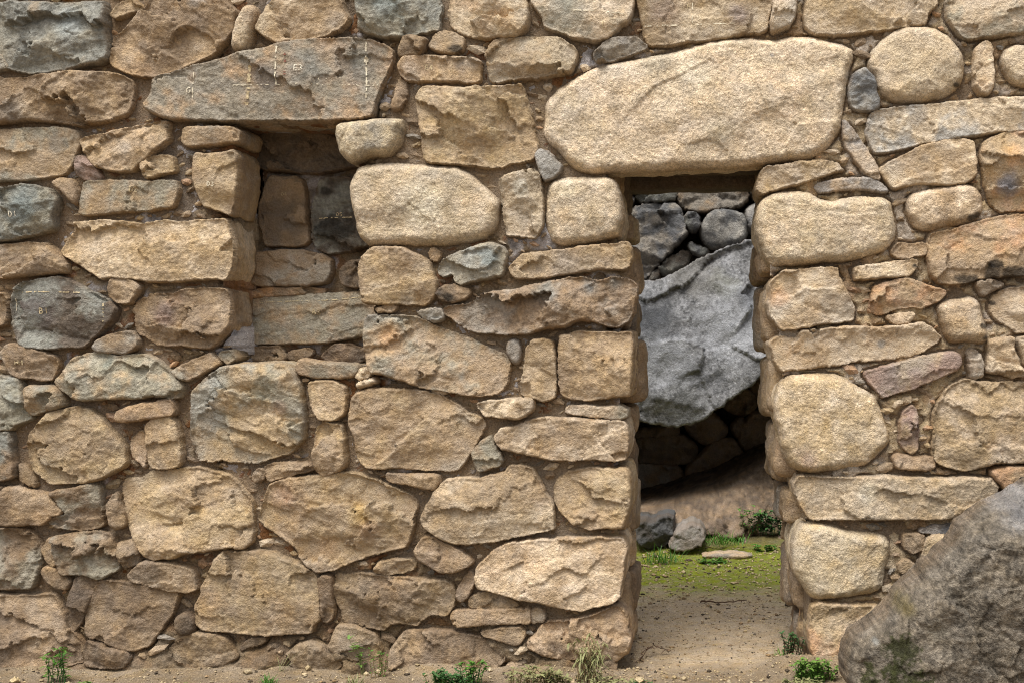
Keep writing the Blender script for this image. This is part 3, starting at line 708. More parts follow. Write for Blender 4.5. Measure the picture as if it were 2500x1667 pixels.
# patches with a colour of their own, one of them painted shade: (cell, x, y, radius m, tone, amount)
TINTS = [('A1', 560, 190, .07, (150, 160, 160), .6), ('A1', 80, 250, .06, 's', .7), ('A1', 350, 450, .09, 'g', .5), ('A1', 300, 60, .04, 't', .7),
         ('A1', 1600, 20, .04, 'w', .8), ('B1', 1150, 90, .09, (120, 132, 130), .8), ('B1', 500, 560, .10, (116, 120, 114), .7), ('B1', 900, 520, .10, (122, 126, 122), .6), ('A1', 2180, 640, .06, (84, 94, 98), .8),
         ('A1', 430, 1180, .06, (120, 122, 118), .7), ('A1', 1010, 1230, .06, 'w', .5), ('A2', 200, 400, .09, (112, 124, 124), .75), ('A2', 1330, 1220, .06, (120, 100, 104), .6), ('A2', 1420, 1110, .04, (170, 124, 84), .35),
         ('B2', 1990, 760, .05, (128, 142, 142), .8), ('C2', 800, 1000, .06, (112, 124, 128), .85), ('C2', 400, 1050, .06, (124, 130, 126), .6), ('C2', 1000, 970, .05, (112, 120, 118), .7),
         ('B3', 1180, 110, .055, (196, 146, 84), .6), ('B3', 1150, 60, .05, (196, 146, 84), .5), ('B3', 280, 650, .03, (150, 108, 80), .5), ('B3', 150, 480, .06, (128, 128, 112), .6),
         ('B4', 920, 200, .05, (216, 180, 112), .7), ('B4', 650, 460, .05, (186, 148, 114), .5), ('B4', 1000, 330, .05, (182, 144, 114), .5), ('B4', 300, 40, .07, (164, 122, 96), .5),
         ('D2', 340, 1080, .045, (198, 146, 94), .75), ('D2', 2200, 180, .05, (122, 120, 124), .9), ('D1', 2250, 1250, .06, (216, 164, 104), .6), ('D1', 2220, 1480, .06, (130, 128, 132), .9),
         ('D3', 560, 1060, .06, (160, 126, 116), .55), ('D3', 930, 840, .07, (176, 158, 128), .6), ('D3', 1180, 130, .02, (140, 138, 132), .9), ('D1', 1490, 960, .05, (146, 140, 132), .7), ('D1', 280, 455, .012, (110, 110, 112), .9),
         ('C1', 1400, 80, .08, (150, 130, 116), .8), ('C1', 2020, 120, .06, (136, 122, 118), .85), ('C1', 600, 100, .09, (146, 148, 136), .7),
         ('A3', 850, 280, .07, (138, 146, 134), .75), ('A3', 1080, 290, .05, (134, 138, 120), .7), ('A3', 1830, 430, .06, (150, 152, 142), .6), ('A2', 300, 1150, .08, (92, 86, 86), .7),
         ('C1', 1350, 500, .09, (150, 146, 128), .55), ('C1', 1850, 1080, .07, (176, 166, 142), .6), ('C1', 1650, 620, .09, (224, 214, 188), .7), ('B2', 1450, 330, .11, (226, 214, 184), .7), ('C2', 620, 230, .06, (214, 202, 170), .6),
         ('C2', 240, 200, .04, (206, 204, 190), .7), ('D3', 1060, 1340, .06, (200, 190, 164), .6), ('B1', 1230, 1060, .03, (96, 88, 78), .75), ('A4', 2150, 780, .06, (190, 154, 96), .6)]  # dark patch on the granite beside the niche paints its shaded right side
BLACK = [('D2', 1900, 440, .03), ('D2', 1960, 410, .02), ('D2', 1850, 940, .06), ('D2', 2080, 890, .05), ('D2', 2250, 890, .05), ('D2', 2100, 820, .03), ('D2', 1690, 1380, .025), ('D2', 2010, 1320, .02), ('D2', 2020, 1420, .02), ('D2', 2090, 1130, .02), ('D2', 1450, 830, .02),
         ('D3', 1640, 560, .03), ('B2', 700, 520, .10), ('D1', 1790, 690, .02), ('B2', 660, 230, .03), ('B1', 1700, 390, .03), ('B2', 1650, 1090, .03)]  # the round pale stone's spot paints its shaded lower right
def spec_for(poly, plane):
    s = []
    for reg, x, y, r, key, amt in TINTS:
        p = wpt(reg, x, y, plane)
        if inside(poly, p[None])[0]: s.append(('tint', p[0], p[1], r, key, amt * 0.75))
    for reg, x, y, r in BLACK:
        p = wpt(reg, x, y, plane)
        if inside(poly, p[None])[0]: s.append(('blk', p[0], p[1], r))
    return s

# ------------------------------------------------------------------ ground
def ground_z(x, y):
    p = np.stack([x, y, np.zeros_like(x)], 1)
    near = np.exp(-((y + 0.0) / 0.11) ** 2) * sstep(0.55, 0.40, x) * (0.014 + 0.045 * fbm(p * 2.6 + 40, 3)) + np.exp(-((y + 0.02) / 0.12) ** 2) * sstep(0.80, 0.95, x) * 0.06
    back = sstep(2.2, 3.0, y) * 0.10
    return 0.012 * fbm(p * 2.3, 3) + 0.006 * fbm(p * 9, 3) + 0.007 * fbm(p * 26, 3) + near + back
def build_ground():
    def axis(a, b, s, far):
        f = np.arange(a, b + 1e-6, s); g = []; d = s; v = b
        while v < far: d *= 1.5; v += d; g.append(v)
        h = []; d = s; v = a
        while v > -far: d *= 1.5; v -= d; h.append(v)
        return np.concatenate([h[::-1], f, g])
    xs = axis(-2.4, 2.6, 0.022, 900); ys = axis(-1.4, 4.2, 0.022, 900)
    X, Y = np.meshgrid(xs, ys); x, y = X.ravel(), Y.ravel()
    z = ground_z(x, y)
    V = np.stack([x, y, z], 1); nx = len(xs)
    i = (np.arange(len(ys) - 1)[:, None] * nx + np.arange(nx - 1)[None]).ravel()
    Q = np.stack([i, i + 1, i + nx + 1, i + nx], 1)
    p = np.stack([x, y, np.zeros_like(x)], 1)
    n1 = fbm(p * 3.1, 4); n2 = fbm(p * 14, 4); n3 = fbm(p * 45, 3)
    dirt = lin((174, 154, 126))[None] * (1 + 0.20 * n1 + 0.30 * n2)[:, None]
    damp = sstep(0.35, -0.2, y + 0.25 * n1)
    c = dirt * (1 - damp[:, None]) + (lin((130, 113, 90))[None] * (1 + 0.35 * n2)[:, None]) * damp[:, None]
    moss = sstep(0.10, 0.9, sstep(0.95, 1.85, y + 0.30 * n1 + 0.1 * n2) * sstep(3.4, 2.6, y) * (0.95 + 0.8 * n2 + 0.35 * n3))
    cm = lin((118, 124, 40))[None] * (1 + 0.45 * n2 + 0.4 * n3)[:, None]
    c = c * (1 - moss[:, None]) + cm * moss[:, None]
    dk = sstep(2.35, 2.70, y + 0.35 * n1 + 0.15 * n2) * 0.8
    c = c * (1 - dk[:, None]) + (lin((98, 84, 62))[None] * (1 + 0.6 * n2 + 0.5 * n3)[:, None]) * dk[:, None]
    me = mesh_np('ground', V, Q, None, c, 0.45)
    o = link('ground', me, None, M_GROUND); tag(o, 'trodden tan earth with grit and a yellow green moss patch beyond the doorway', 'ground', kind='structure')
build_ground()

# ------------------------------------------------------------------ the front wall
wall = empty('stone_wall', (0, 0.3, 0))
tag(wall, 'tan rubble stone wall in earth mortar with a niche and a doorway', 'wall', kind='thing')
TH = 0.62
niche_poly = to_xz(to_uv('A1', [(1900, 985), (2790, 985), (2860, 1334), (2940, 1800), (3010, 2400), (3020, 2970), (1850, 2970), (1840, 2300), (1870, 1900), (1860, 1300)]))
door_poly = to_xz(to_uv('C1', [(950, 1380), (2240, 1310), (2240, 2000), (2330, 2700), (2400, 3300), (2530, 4200), (2670, 5600), (1030, 5600), (1030, 4400), (1050, 3200), (1060, 2400), (1000, 1800)]))
XL, XR, ZT = -2.75, 2.75, 2.95
NY = 0.25     # niche back plane
seed = 100
EDGE = []
for h, pts in parse(WALL):
    seed += 1
    poly = to_xz(to_uv(h[0], pts))
    # stones cut by the picture's edge run on past it, each by its own length
    e = 0.02 + 0.16 * ((seed * 37) % 11) / 10
    cut_l = poly[:, 0] < -1.80; cut_r = poly[:, 0] > 1.80; cut_t = poly[:, 1] > 2.352
    poly[cut_l, 0] -= e; poly[cut_r, 0] += e; poly[cut_t, 1] += e * 0.5
    if cut_l.any() or cut_r.any() or cut_t.any(): EDGE.append((poly[:, 0].min(), poly[:, 0].max(), poly[:, 1].min(), poly[:, 1].max()))
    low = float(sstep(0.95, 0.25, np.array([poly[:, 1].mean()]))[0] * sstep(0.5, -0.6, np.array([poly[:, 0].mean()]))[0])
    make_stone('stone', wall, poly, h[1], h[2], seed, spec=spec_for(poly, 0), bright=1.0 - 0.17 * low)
for h, pts in parse(CORNER):
    seed += 1
    poly = to_xz(to_uv(h[0], pts))
    c = poly.mean(0)
    dp = 0.30 if c[0] > 0.1 else 0.18
    if h[3] == 'lintel' and c[0] > 0.1: dp = 0.13
    make_stone(h[3], wall, poly, h[1], h[2], seed, depth=dp, side_step=0.014, grow=0.003, spec=spec_for(poly, 0))
for h, pts in parse(NICHE):
    seed += 1
    poly = to_xz(to_uv(h[0], pts), NY)
    make_stone('niche_stone', wall, poly, h[1], h[2], seed, plane=NY, depth=0.08, spec=spec_for(poly, NY), scale_h=0.9)

# stones past the picture's edges
def fill_rect(x0, x1, z0, z1, tones, parent=None, plane=0.0, name='stone', **kw):
    global seed
    z = z0
    r = np.random.default_rng(int(abs(x0 * 100) + z0 * 10) + 5)
    while z < z1 - 0.06:
        hgt = min(r.uniform(0.12, 0.30), z1 - z); xa, xb = x0, x1
        if z1 - z - hgt < 0.08: hgt = z1 - z
        for a, b, c, d in (EDGE if plane == 0 else []):
            if c < z + hgt - 0.02 and d > z + 0.02:
                if x0 < -1.9 and x1 < 0: xb = min(xb, a)
                if x1 > 1.9 and x0 > 0: xa = max(xa, b)
        x = xa
        while x < xb - 0.05:
            w = min(r.uniform(0.14, 0.50), xb - x)
            if xb - x - w < 0.1: w = xb - x
            zb = z
            if x0 < -1.9 and x1 > 1.9:
                zb = max([z0] + [d for a, b, c, d in EDGE if a < x + w and b > x and d < z1]) if z == z0 else z
            if z + hgt - zb < 0.05: x += w; continue
            parts = [(zb, z + hgt)] if r.random() < 0.75 or hgt < 0.2 else [(zb, zb + (z + hgt - zb) * 0.45), (zb + (z + hgt - zb) * 0.45, z + hgt)]
            for c0, d0 in parts:
                j = lambda s=0.02: r.uniform(-s, s)
                a, b, c, d = x + 0.012, x + w - 0.012, c0 + 0.012, d0 - 0.012
                k = [r.uniform(0.05, 0.35) for _ in range(8)]; ww, hh = b - a, d - c
                m = min(0.02, hh * 0.12)
                poly = np.array([(a + ww * k[0] * .5, c + j(m)), (a + ww * .5, c + j(m)), (b - ww * k[1] * .5, c + j(m)), (b + j(m), c + hh * k[2]), (b + j(m), c + hh * .6), (b - ww * k[3] * .5, d + j(m)), (a + ww * .5, d + j(m)), (a + ww * k[4] * .5, d + j(m)), (a + j(m), d - hh * k[5]), (a + j(m), c + hh * k[6])])
                seed += 1
                make_stone(name, parent or wall, poly, r.choice(list('fffg')), r.choice(tones), seed, plane=plane, **{'step': 0.011, **kw})
            x += w
        z += hgt
fill_rect(-2.72, -1.825, 0.02, 2.36, ['bt', 'tg', 'gs', 'ty'])
fill_rect(1.83, 2.72, 0.02, 2.36, ['py', 'pt', 'kp', 'to'])
fill_rect(-2.72, 2.72, 2.37, 2.90, ['tg', 'ty', 'pt', 'kp', 'bt'])

def build_mortar():
    s = 0.0062
    xs = np.arange(XL, XR + s, s); zs = np.arange(-0.12, ZT + s, s)
    X, Z = np.meshgrid(xs, zs); x, z = X.ravel(), Z.ravel(); P = np.stack([x, z], 1); nx = len(xs)
    inn = inside(niche_poly, P); ind = inside(door_poly, P)
    hid = np.zeros(len(x), bool); dist = np.full(len(x), 0.05)      # nothing is laid inside the stones themselves
    X2, Z2 = X, Z
    for ring, sv, so, pl in STONES:
        if pl > 0.1: continue
        a, b = ring.min(0) - 0.022, ring.max(0) + 0.022
        i0, i1 = np.searchsorted(xs, (a[0], b[0])); k0, k1 = np.searchsorted(zs, (a[1], b[1]))
        k = (np.arange(k0, k1)[:, None] * nx + np.arange(i0, i1)[None]).ravel()
        if not len(k): continue
        q = P[k]; isin = inside(ring[::2], q); dd = edist(ring[::2], q)
        hid[k[isin & (dd > 0.012)]] = True
        dist[k] = np.minimum(dist[k], np.where(isin, 0.0, dd))
    i = (np.arange(len(zs) - 1)[:, None] * nx + np.arange(nx - 1)[None])
    Q = np.stack([i, i + 1, i + nx + 1, i + nx], -1).reshape(-1, 4)
    Q = Q[~ind[Q].any(1) & ~hid[Q].all(1)]
    used = np.unique(Q); mp = np.full(len(x), -1); mp[used] = np.arange(len(used)); Q = mp[Q]
    x, z, inn, dist, P = x[used], z[used], inn[used], dist[used], P[used]
    p3 = np.stack([x, np.zeros_like(x), z], 1)
    left = sstep(0.75, 0.2, x)
    y = 0.036 + 0.010 * left + 0.010 * fbm(p3 * 7, 3) + 0.011 * fbm(p3 * 26, 3, gain=0.65) + 0.006 * fbm(p3 * 75, 2)
    y += 0.050 * sstep(0.22, 0.42, fbm(p3 * 11 + 71, 3)) * sstep(0.25, 0.4, z)          # holes where the earth has fallen out
    y -= 0.012 * sstep(0.05, 0.35, fbm(p3 * 5 + 31, 2))
    y += 0.030 * sstep(0.0075, 0.0, dist) * sstep(-0.25, 0.15, fbm(p3 * 9 + 51, 2))      # shrinkage cracks along the stones
    y -= sstep(0.20, 0.0, z) * 0.065 * (0.75 + 0.9 * fbm(p3 * 4 + 9, 3))
    y[inn] = NY + 0.056 + 0.02 * fbm(p3[inn] * 8, 3)
    n1 = fbm(p3 * 5.5, 4); n2 = fbm(p3 * 15 + 5, 4); n3 = fbm(p3 * 45, 3, gain=0.7)
    tan = lin((146, 125, 95))[None]; pale = lin((188, 164, 126))[None]
    c = pale * (1 - left[:, None]) + tan * left[:, None]
    c = c * (1 + 0.25 * n2 + 0.35 * n3)[:, None]
    rust = sstep(0.02, 0.22, n1 + 0.5 * n2) * (0.45 + 0.40 * left)
    c = c * (1 - rust[:, None]) + (lin((132, 86, 46))[None] * (1 + 0.5 * n3)[:, None]) * rust[:, None]
    vio = sstep(0.0, 0.16, -n1 + 0.5 * n2 - 0.04) * (0.40 + 0.45 * left) * sstep(0.35, 0.8, z)
    c = c * (1 - vio[:, None]) + (lin((180, 174, 174))[None] * (1 + 0.5 * n3)[:, None]) * vio[:, None]
    dkk = sstep(0.20, 0.45, fbm(p3 * 9 + 33, 4)) * 0.6
    c = c * (1 - dkk[:, None]) + lin((76, 62, 46))[None] * dkk[:, None]
    earth = sstep(0.32, 0.08, z) * 0.8
    c = c * (1 - earth[:, None]) + (lin((128, 108, 81))[None] * (1 + 0.3 * n2 + 0.2 * n3)[:, None]) * earth[:, None]
    c = desat(c, 0.87)
    c[inn] = c[inn] * 0.75 + lin((120, 98, 72)) * 0.25  # shade of the recess painted in as darker mortar
    me = mesh_np('mortar', np.stack([x, y, z], 1), Q, None, c, 0.35)
    o = link('mortar', me, wall, M_MORTAR); o.location = (0, -0.3, 0)
    # chips wedged into the joints, a few millimetres to two centimetres
    r = np.random.default_rng(77)
    cand = np.nonzero((dist > 0.006) & (dist < 0.03) & ~inn & (z > 0.05) & (np.abs(x) < 1.85) & (z < 2.36))[0]; r.shuffle(cand)
    cand = cand[:9000]; pick = []
    for k in cand:
        if len(pick) >= 420: break
        if all((P[k][0] - P[m][0]) ** 2 + (P[k][1] - P[m][1]) ** 2 > 0.0009 for m in pick): pick.append(k)
    base = np.array([(1, 0, 0), (-1, 0, 0), (0, 1, 0), (0, -1, 0), (0, 0, 1), (0, 0, -1), (.6, -.6, .5), (-.6, -.6, .5), (.6, -.6, -.5), (-.6, -.6, -.5)], float)
    base /= np.linalg.norm(base, axis=1)[:, None]
    f = np.array([(0, 6, 8), (0, 4, 6), (4, 7, 6), (1, 7, 4), (1, 9, 7), (5, 9, 1), (5, 8, 9), (0, 8, 5), (3, 6, 7), (3, 7, 9), (3, 9, 8), (3, 8, 6), (2, 4, 0), (2, 1, 4), (2, 5, 1), (2, 0, 5)])
    VV, FF, CC = [], [], []
    for k in pick:
        rad = min(0.020, dist[k] * r.uniform(0.7, 1.15)); an = r.uniform(-0.6, 0.6)
        v = base * (rad * r.uniform(1.0, 2.0), rad * 0.9, rad * r.uniform(0.55, 1.0)) * r.uniform(0.75, 1.25, (10, 1))
        v = np.stack([v[:, 0] * math.cos(an) - v[:, 2] * math.sin(an), v[:, 1], v[:, 0] * math.sin(an) + v[:, 2] * math.cos(an)], 1)
        FF.append(f + 10 * len(VV)); VV.append(v + (x[k], y[k], z[k]))
        CC.append(np.tile(PAL[r.choice(list('ttybbpom'))] * r.uniform(0.7, 1.05), (10, 1)))
    me = mesh_np('chinking_chips', np.concatenate(VV), np.concatenate(FF), None, desat(np.concatenate(CC), 0.87), 0.2, smooth=False)
    o = link('chinking_chips', me, wall, M_ROCK); o.location = (0, -0.3, 0); o['kind'] = 'stuff'
build_mortar()
# wall body behind the faces, set back from the opening's jambs
def core(name, x0, x1, z0, z1, y0, y1):
    n = 10
    block(name, wall, ((x0 + x1) / 2, (y0 + y1) / 2, (z0 + z1) / 2), (x1 - x0, y1 - y0, z1 - z0), 'bc', hash((round(x0, 2), round(z1, 2))) % 999, rnd=40, amp=0.004, n=n, mat=M_MORTAR)
dxl = 0.33; dxr = 1.03
core('wall_core', XL, -1.03, -0.1, ZT, 0.045, TH - 0.03)
core('wall_core', -1.03, -0.47, -0.1, 1.05, 0.045, TH - 0.03)
core('wall_core', -1.03, -0.47, 1.05, 2.0, 0.43, TH - 0.03)
core('wall_core', -1.03, -0.47, 2.0, ZT, 0.045, TH - 0.03)
core('wall_core', -0.47, dxl, -0.1, ZT, 0.045, TH - 0.03)
core('wall_core', dxr, XR, -0.1, ZT, 0.045, TH - 0.03)
core('wall_core', dxl, dxr, 1.90, ZT, 0.045, TH - 0.03)
# rear jamb stones, each side: (z bottom, z top, x of the face at rear)
def px_face(u, y):     # photograph column -> x on the plane y
    return CX + (u - U0) / PPM * (DIST + y) / DIST
LJ = [(0, .12, 1552), (.12, .30, 1562), (.30, .42, 1553), (.42, .62, 1560), (.62, .80, 1556), (.80, .92, 1560), (.92, 1.16, 1580), (1.16, 1.32, 1560), (1.32, 1.52, 1566), (1.52, 1.64, 1556), (1.64, 1.86, 1542)]
for k, (a, b, u) in enumerate(LJ):
    yc = 0.48; xf = px_face(u, yc - 0.1) - 0.006; seed += 1
    block('jamb_stone', wall, (xf - 0.16, yc, (a + b) / 2), (0.32, 0.28, b - a - 0.012), ['bt', 'bc', 'tb'][k % 3], seed, rnd=8, amp=0.016, n=20)
    if b - a > 0.12:
        xm = px_face(u - 16, 0.25); seed += 1
        block('jamb_stone', wall, (xm - 0.15, 0.235, (a + b) / 2 + 0.02), (0.28, 0.20, (b - a) * 0.8), 'bt', seed, rnd=7, amp=0.016, n=16)
RJ = [(0, .14, 1935), (.14, .38, 1909), (.38, .46, 1911), (.46, .62, 1889), (.62, .86, 1869), (.86, 1.10, 1854), (1.10, 1.36, 1839), (1.36, 1.52, 1831), (1.52, 1.70, 1843), (1.70, 1.88, 1840)]
for k, (a, b, u) in enumerate(RJ):
    yc = 0.48; xf = px_face(u, yc - 0.1) + 0.008; seed += 1
    block('jamb_stone', wall, (xf + 0.16, yc, (a + b) / 2), (0.32, 0.28, b - a - 0.012), ['bm', 'bt', 'tb'][k % 3], seed, rnd=8, amp=0.016, n=20)
    xm = px_face(u + 12, 0.25); seed += 1
    block('jamb_stone', wall, (xm + 0.15, 0.235, (a + b) / 2 + 0.015), (0.28, 0.20, (b - a) * 0.8), 'tb', seed, rnd=7, amp=0.016, n=16)
# the two rear lintels over the passage
a = wpt('C2', 1600, 222, 0.6)
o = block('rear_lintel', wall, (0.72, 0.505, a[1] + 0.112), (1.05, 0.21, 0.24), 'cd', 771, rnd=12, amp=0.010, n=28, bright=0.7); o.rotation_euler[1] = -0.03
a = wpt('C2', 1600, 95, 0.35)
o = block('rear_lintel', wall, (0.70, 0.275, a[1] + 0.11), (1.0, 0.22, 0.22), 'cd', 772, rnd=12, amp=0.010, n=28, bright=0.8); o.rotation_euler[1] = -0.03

# ------------------------------------------------------------------ paint on the stones
STROKES = {'E': [[(1, 0), (0, 0), (0, 1), (1, 1)], [(0, .5), (.8, .5)]], '3': [[(0, .9), (.5, 1), (.95, .75), (.45, .52), (1, .25), (.5, 0), (0, .1)]],
    'D': [[(0, 0), (0, 1), (.6, .95), (1, .5), (.6, .05), (0, 0)]], '1': [[(.5, 0), (.5, 1)]], 'B': [[(0, 0), (0, 1), (.7, .9), (.7, .6), (0, .5), (.9, .4), (.9, .1), (0, 0)]],
    '2': [[(0, .8), (.4, 1), (.9, .75), (0, 0), (1, 0)]], '4': [[(.7, 0), (.7, 1), (0, .3), (1, .3)]], '5': [[(.9, 1), (.1, 1), (.1, .55), (.7, .6), (1, .3), (.6, 0), (0, .05)]],
    'F': [[(0, 0), (0, 1), (1, 1)], [(0, .5), (.8, .5)]], 'G': [[(.9, .85), (.5, 1), (.05, .6), (.1, .15), (.6, 0), (.95, .2), (.95, .45), (.6, .45)]],
    'H': [[(0, 0), (0, 1)], [(1, 0), (1, 1)], [(0, .5), (1, .5)]]}
def find_stone(reg, x, y):
    for ring, V, o, plane in reversed(STONES):
        p = wpt(reg, x, y, plane)
        if plane < 1 and inside(ring, p[None])[0]: return ring, V, o, plane
    return None
def paint(name, reg, lines, width, mat, dash=0.0, jit=0.0, seed_=0):
    """lines: polylines in zoom px; draped on the stone below as ribbons of paint"""
    hit = find_stone(reg, *lines[0][0]) or find_stone(reg, *lines[0][-1])
    if not hit: return
    ring, V, so, plane = hit
    r = np.random.default_rng(seed_); VV = []; Q = []
    sel = V
    for ln in lines:
        w = to_xz(to_uv(reg, ln), plane); pts = []
        for p, q in zip(w[:-1], w[1:]):
            n = max(1, int(np.linalg.norm(q - p) / 0.003)); pts += [p + (q - p) * i / n for i in range(n)]
        pts.append(w[-1]); pts = np.array(pts)
        if len(pts) < 2: continue
        pts = pts + r.normal(0, 1, pts.shape) * jit
        t = np.gradient(pts, axis=0); t /= np.linalg.norm(t, axis=1)[:, None] + 1e-9; nn = np.stack([-t[:, 1], t[:, 0]], 1)
        hw = width * 0.5 * (1 + 0.35 * r.normal(0, 1, len(pts)).clip(-1.5, 1.5))
        A = pts + nn * hw[:, None]; B = pts - nn * hw[:, None]
        def drop(P):
            d2 = ((P[:, None, :] - sel[None][:, :, [0, 2]]) ** 2).sum(2); k = np.argpartition(d2, 4, axis=1)[:, :4]
            return sel[k, 1].min(1) - 0.0018
        ya, yb = drop(A), drop(B)
        b = len(VV)
        for i in range(len(pts)): VV += [(A[i, 0], ya[i], A[i, 1]), (B[i, 0], yb[i], B[i, 1])]
        gap = 0
        for i in range(len(pts) - 1):
            if gap > 0: gap -= 1; continue
            if dash and r.random() < dash: gap = int(r.integers(1, 5)); continue
            Q.append((b + 2 * i, b + 2 * i + 1, b + 2 * i + 3, b + 2 * i + 2))
    if not Q: return
    me = mesh_np(name, np.array(VV), np.array(Q), None)
    o = link(name, me, so, mat)
    o.location = -so.location - Vector((0, 0.3, 0))
    return o
def letters(reg, x, y, h, txt, mat, width=0.0032, sp=0.25):
    w = h * 0.62
    for i, ch in enumerate(txt):
        if ch == ' ': continue
        ls = [[(x + i * (w + h * sp) + px * w, y + (1 - py) * h) for px, py in s] for s in STROKES[ch]]
        paint('painted_letter', reg, ls, width, mat, 0.0, 0.0002, i + int(x))
letters('B1', 408, 540, 44, 'E3', M_LETTER, 0.0023); letters('A2', 100, 393, 42, 'D1', M_LETTER, 0.0024); letters('A2', 330, 1175, 46, 'B1', M_PAINT_Y, 0.0026)
letters('A2', 1048, 185, 40, 'D2', M_PAINT_Y, 0.0028); letters('A2', 1700, 150, 36, 'D3', M_PAINT, 0.003)
letters('B2', 290, 235, 28, 'D4', M_PAINT_Y, 0.0014); letters('B2', 742, 400, 28, 'D5', M_PAINT_Y, 0.0020); letters('B2', 545, 1190, 38, 'B3', M_PAINT_Y, 0.0024)
letters('B1', 1462, 530, 38, 'E4', M_PAINT_Y, 0.003); letters('C1', 1598, 30, 40, 'F', M_PAINT_Y, 0.003); letters('A1', 1528, 715, 46, 'G', M_PAINT, 0.003); letters('A3', 125, 262, 38, 'HH', M_PAINT_Y, 0.003)
PL = [('B1', [(262, 385), (258, 540), (255, 700)], .0055, M_PAINT, .06), ('B1', [(975, 340), (968, 480), (972, 600), (975, 810)], .0060, M_PAINT, .06), ('B1', [(968, 460), (970, 500)], .016, M_PAINT, .1),
      ('B1', [(85, 700), (400, 692), (700, 690), (1080, 690)], .0030, M_PAINT, .45), ('B1', [(500, 650), (690, 640)], .006, M_PAINT, .6), ('A1', [(1576, 575), (1574, 800)], .0045, M_PAINT, .12),
      ('A1', [(1900, 700), (2060, 700)], 0.003, M_PAINT, .0), ('A1', [(2048, 545), (2035, 720), (2015, 860)], .012, M_PAINT_Y, .25), ('B1', [(332, 440), (335, 620)], .008, M_PAINT_R, .45),
      ('C1', [(650, 92), (930, 105), (1075, 125)], .004, M_PAINT, .2), ('C1', [(910, 160), (905, 270)], .004, M_PAINT_Y, .3), ('C1', [(1637, -10), (1635, 190)], .0035, M_PAINT, .15), ('C1', [(1245, 207), (1450, 203), (1720, 200)], .0038, M_PAINT, .2), ('C1', [(1800, 195), (1980, 195)], .003, M_PAINT, .2),
      ('A2', [(130, 1048), (300, 1042), (460, 1045), (660, 1050)], .0038, M_PAINT_Y, .2), ('A2', [(115, 1095), (110, 1195)], .003, M_PAINT, .2), ('A2', [(855, 1140), (855, 1290)], .004, M_PAINT_Y, .15),
      ('B2', [(60, 1133), (250, 1122), (500, 1115), (700, 1110), (940, 1085)], .0028, M_PAINT_Y, .12), ('B2', [(580, 440), (700, 442), (870, 437)], .0036, M_PAINT_Y, .1), ('B1', [(1675, 520), (1675, 590)], .003, M_PAINT_Y, .2), ('B1', [(962, 985), (960, 1050)], .003, M_PAINT_Y, .2)]
for k, (reg, ln, w, m, ds) in enumerate(PL): paint('painted_line', reg, [ln], w * 0.9, m, ds, 0.0005, k)

# ------------------------------------------------------------------ behind the doorway
FY = 3.75
rear = empty('rubble_wall', (0.6, FY + 0.3, 0))
tag(rear, 'dark grey rubble wall of loose stones behind the big leaning boulder', 'wall', kind='thing')
def back_stone(txt, name, plane, parent, kw):
    global seed
    for h, pts in parse(txt):
        seed += 1
        poly = to_xz(to_uv(h[0], pts), plane)
        R = (DIST + plane) / DIST
        o = make_stone(name, parent, poly, h[1], h[2], seed, plane=plane, step=0.014, depth=0.2, spec=spec_for(poly, plane), **kw)
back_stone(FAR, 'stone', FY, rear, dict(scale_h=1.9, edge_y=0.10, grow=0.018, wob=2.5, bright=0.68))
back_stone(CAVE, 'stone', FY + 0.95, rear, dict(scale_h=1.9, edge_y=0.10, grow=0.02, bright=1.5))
for a, b, c, d in ((-1.3, 0.02, 1.35, 2.78), (1.56, 2.8, 1.35, 2.78), (0.02, 1.56, 2.40, 2.78)):
    fill_rect(a, b, c, d, ['nm', 'ns', 'mb', 'sd'], parent=rear, plane=FY, step=0.02, scale_h=1.6, depth=0.2, edge_y=0.10)
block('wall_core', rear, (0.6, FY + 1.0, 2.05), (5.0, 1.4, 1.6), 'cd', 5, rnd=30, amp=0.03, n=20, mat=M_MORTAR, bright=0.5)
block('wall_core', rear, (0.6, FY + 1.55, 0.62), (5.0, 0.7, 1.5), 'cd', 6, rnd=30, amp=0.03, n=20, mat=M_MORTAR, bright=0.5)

block('wall_core', rear, (-0.55, FY + 0.25, 0.75), (0.5, 2.4, 1.9), 'cd', 8, rnd=20, amp=0.03, n=16, mat=M_MORTAR, bright=0.5)  # added out of sight to keep side light out of the hollow
block('wall_core', rear, (2.35, FY + 0.25, 0.75), (0.5, 2.4, 1.9), 'cd', 9, rnd=20, amp=0.03, n=16, mat=M_MORTAR, bright=0.5)  # its unseen right-hand twin, also added only to block light
def solo(name, reg, pts, kind, tones, plane, label, cat, mat=None, **kw):
    global seed
    seed += 1
    poly = to_xz(to_uv(reg, pts), plane)
    o = make_stone(name, None, poly, kind, tones, seed, plane=plane, mat=mat, spec=kw.pop('spec', ()), **kw)
    tag(o, label, cat); return o
BY = 2.75
bc = lambda x, y: wpt('C2', x, y, BY)
sp = []
for (x, y, r, key, amt) in [(1300, 1250, .22, (70, 72, 76), .85), (1900, 960, .12, (150, 150, 134), .5), (2100, 1120, .10, (86, 88, 92), .8), (1650, 900, .2, (128, 124, 116), .6), (1450, 1600, .25, (176, 178, 182), .5), (1950, 1350, .3, (186, 188, 192), .55), (1750, 1750, .2, (100, 101, 104), .5), (1550, 2000, .2, (110, 110, 106), .5)]:  # first, darkest patch paints shade on the left facet
    p = bc(x, y); sp.append(('tint', p[0], p[1], r, key, amt))
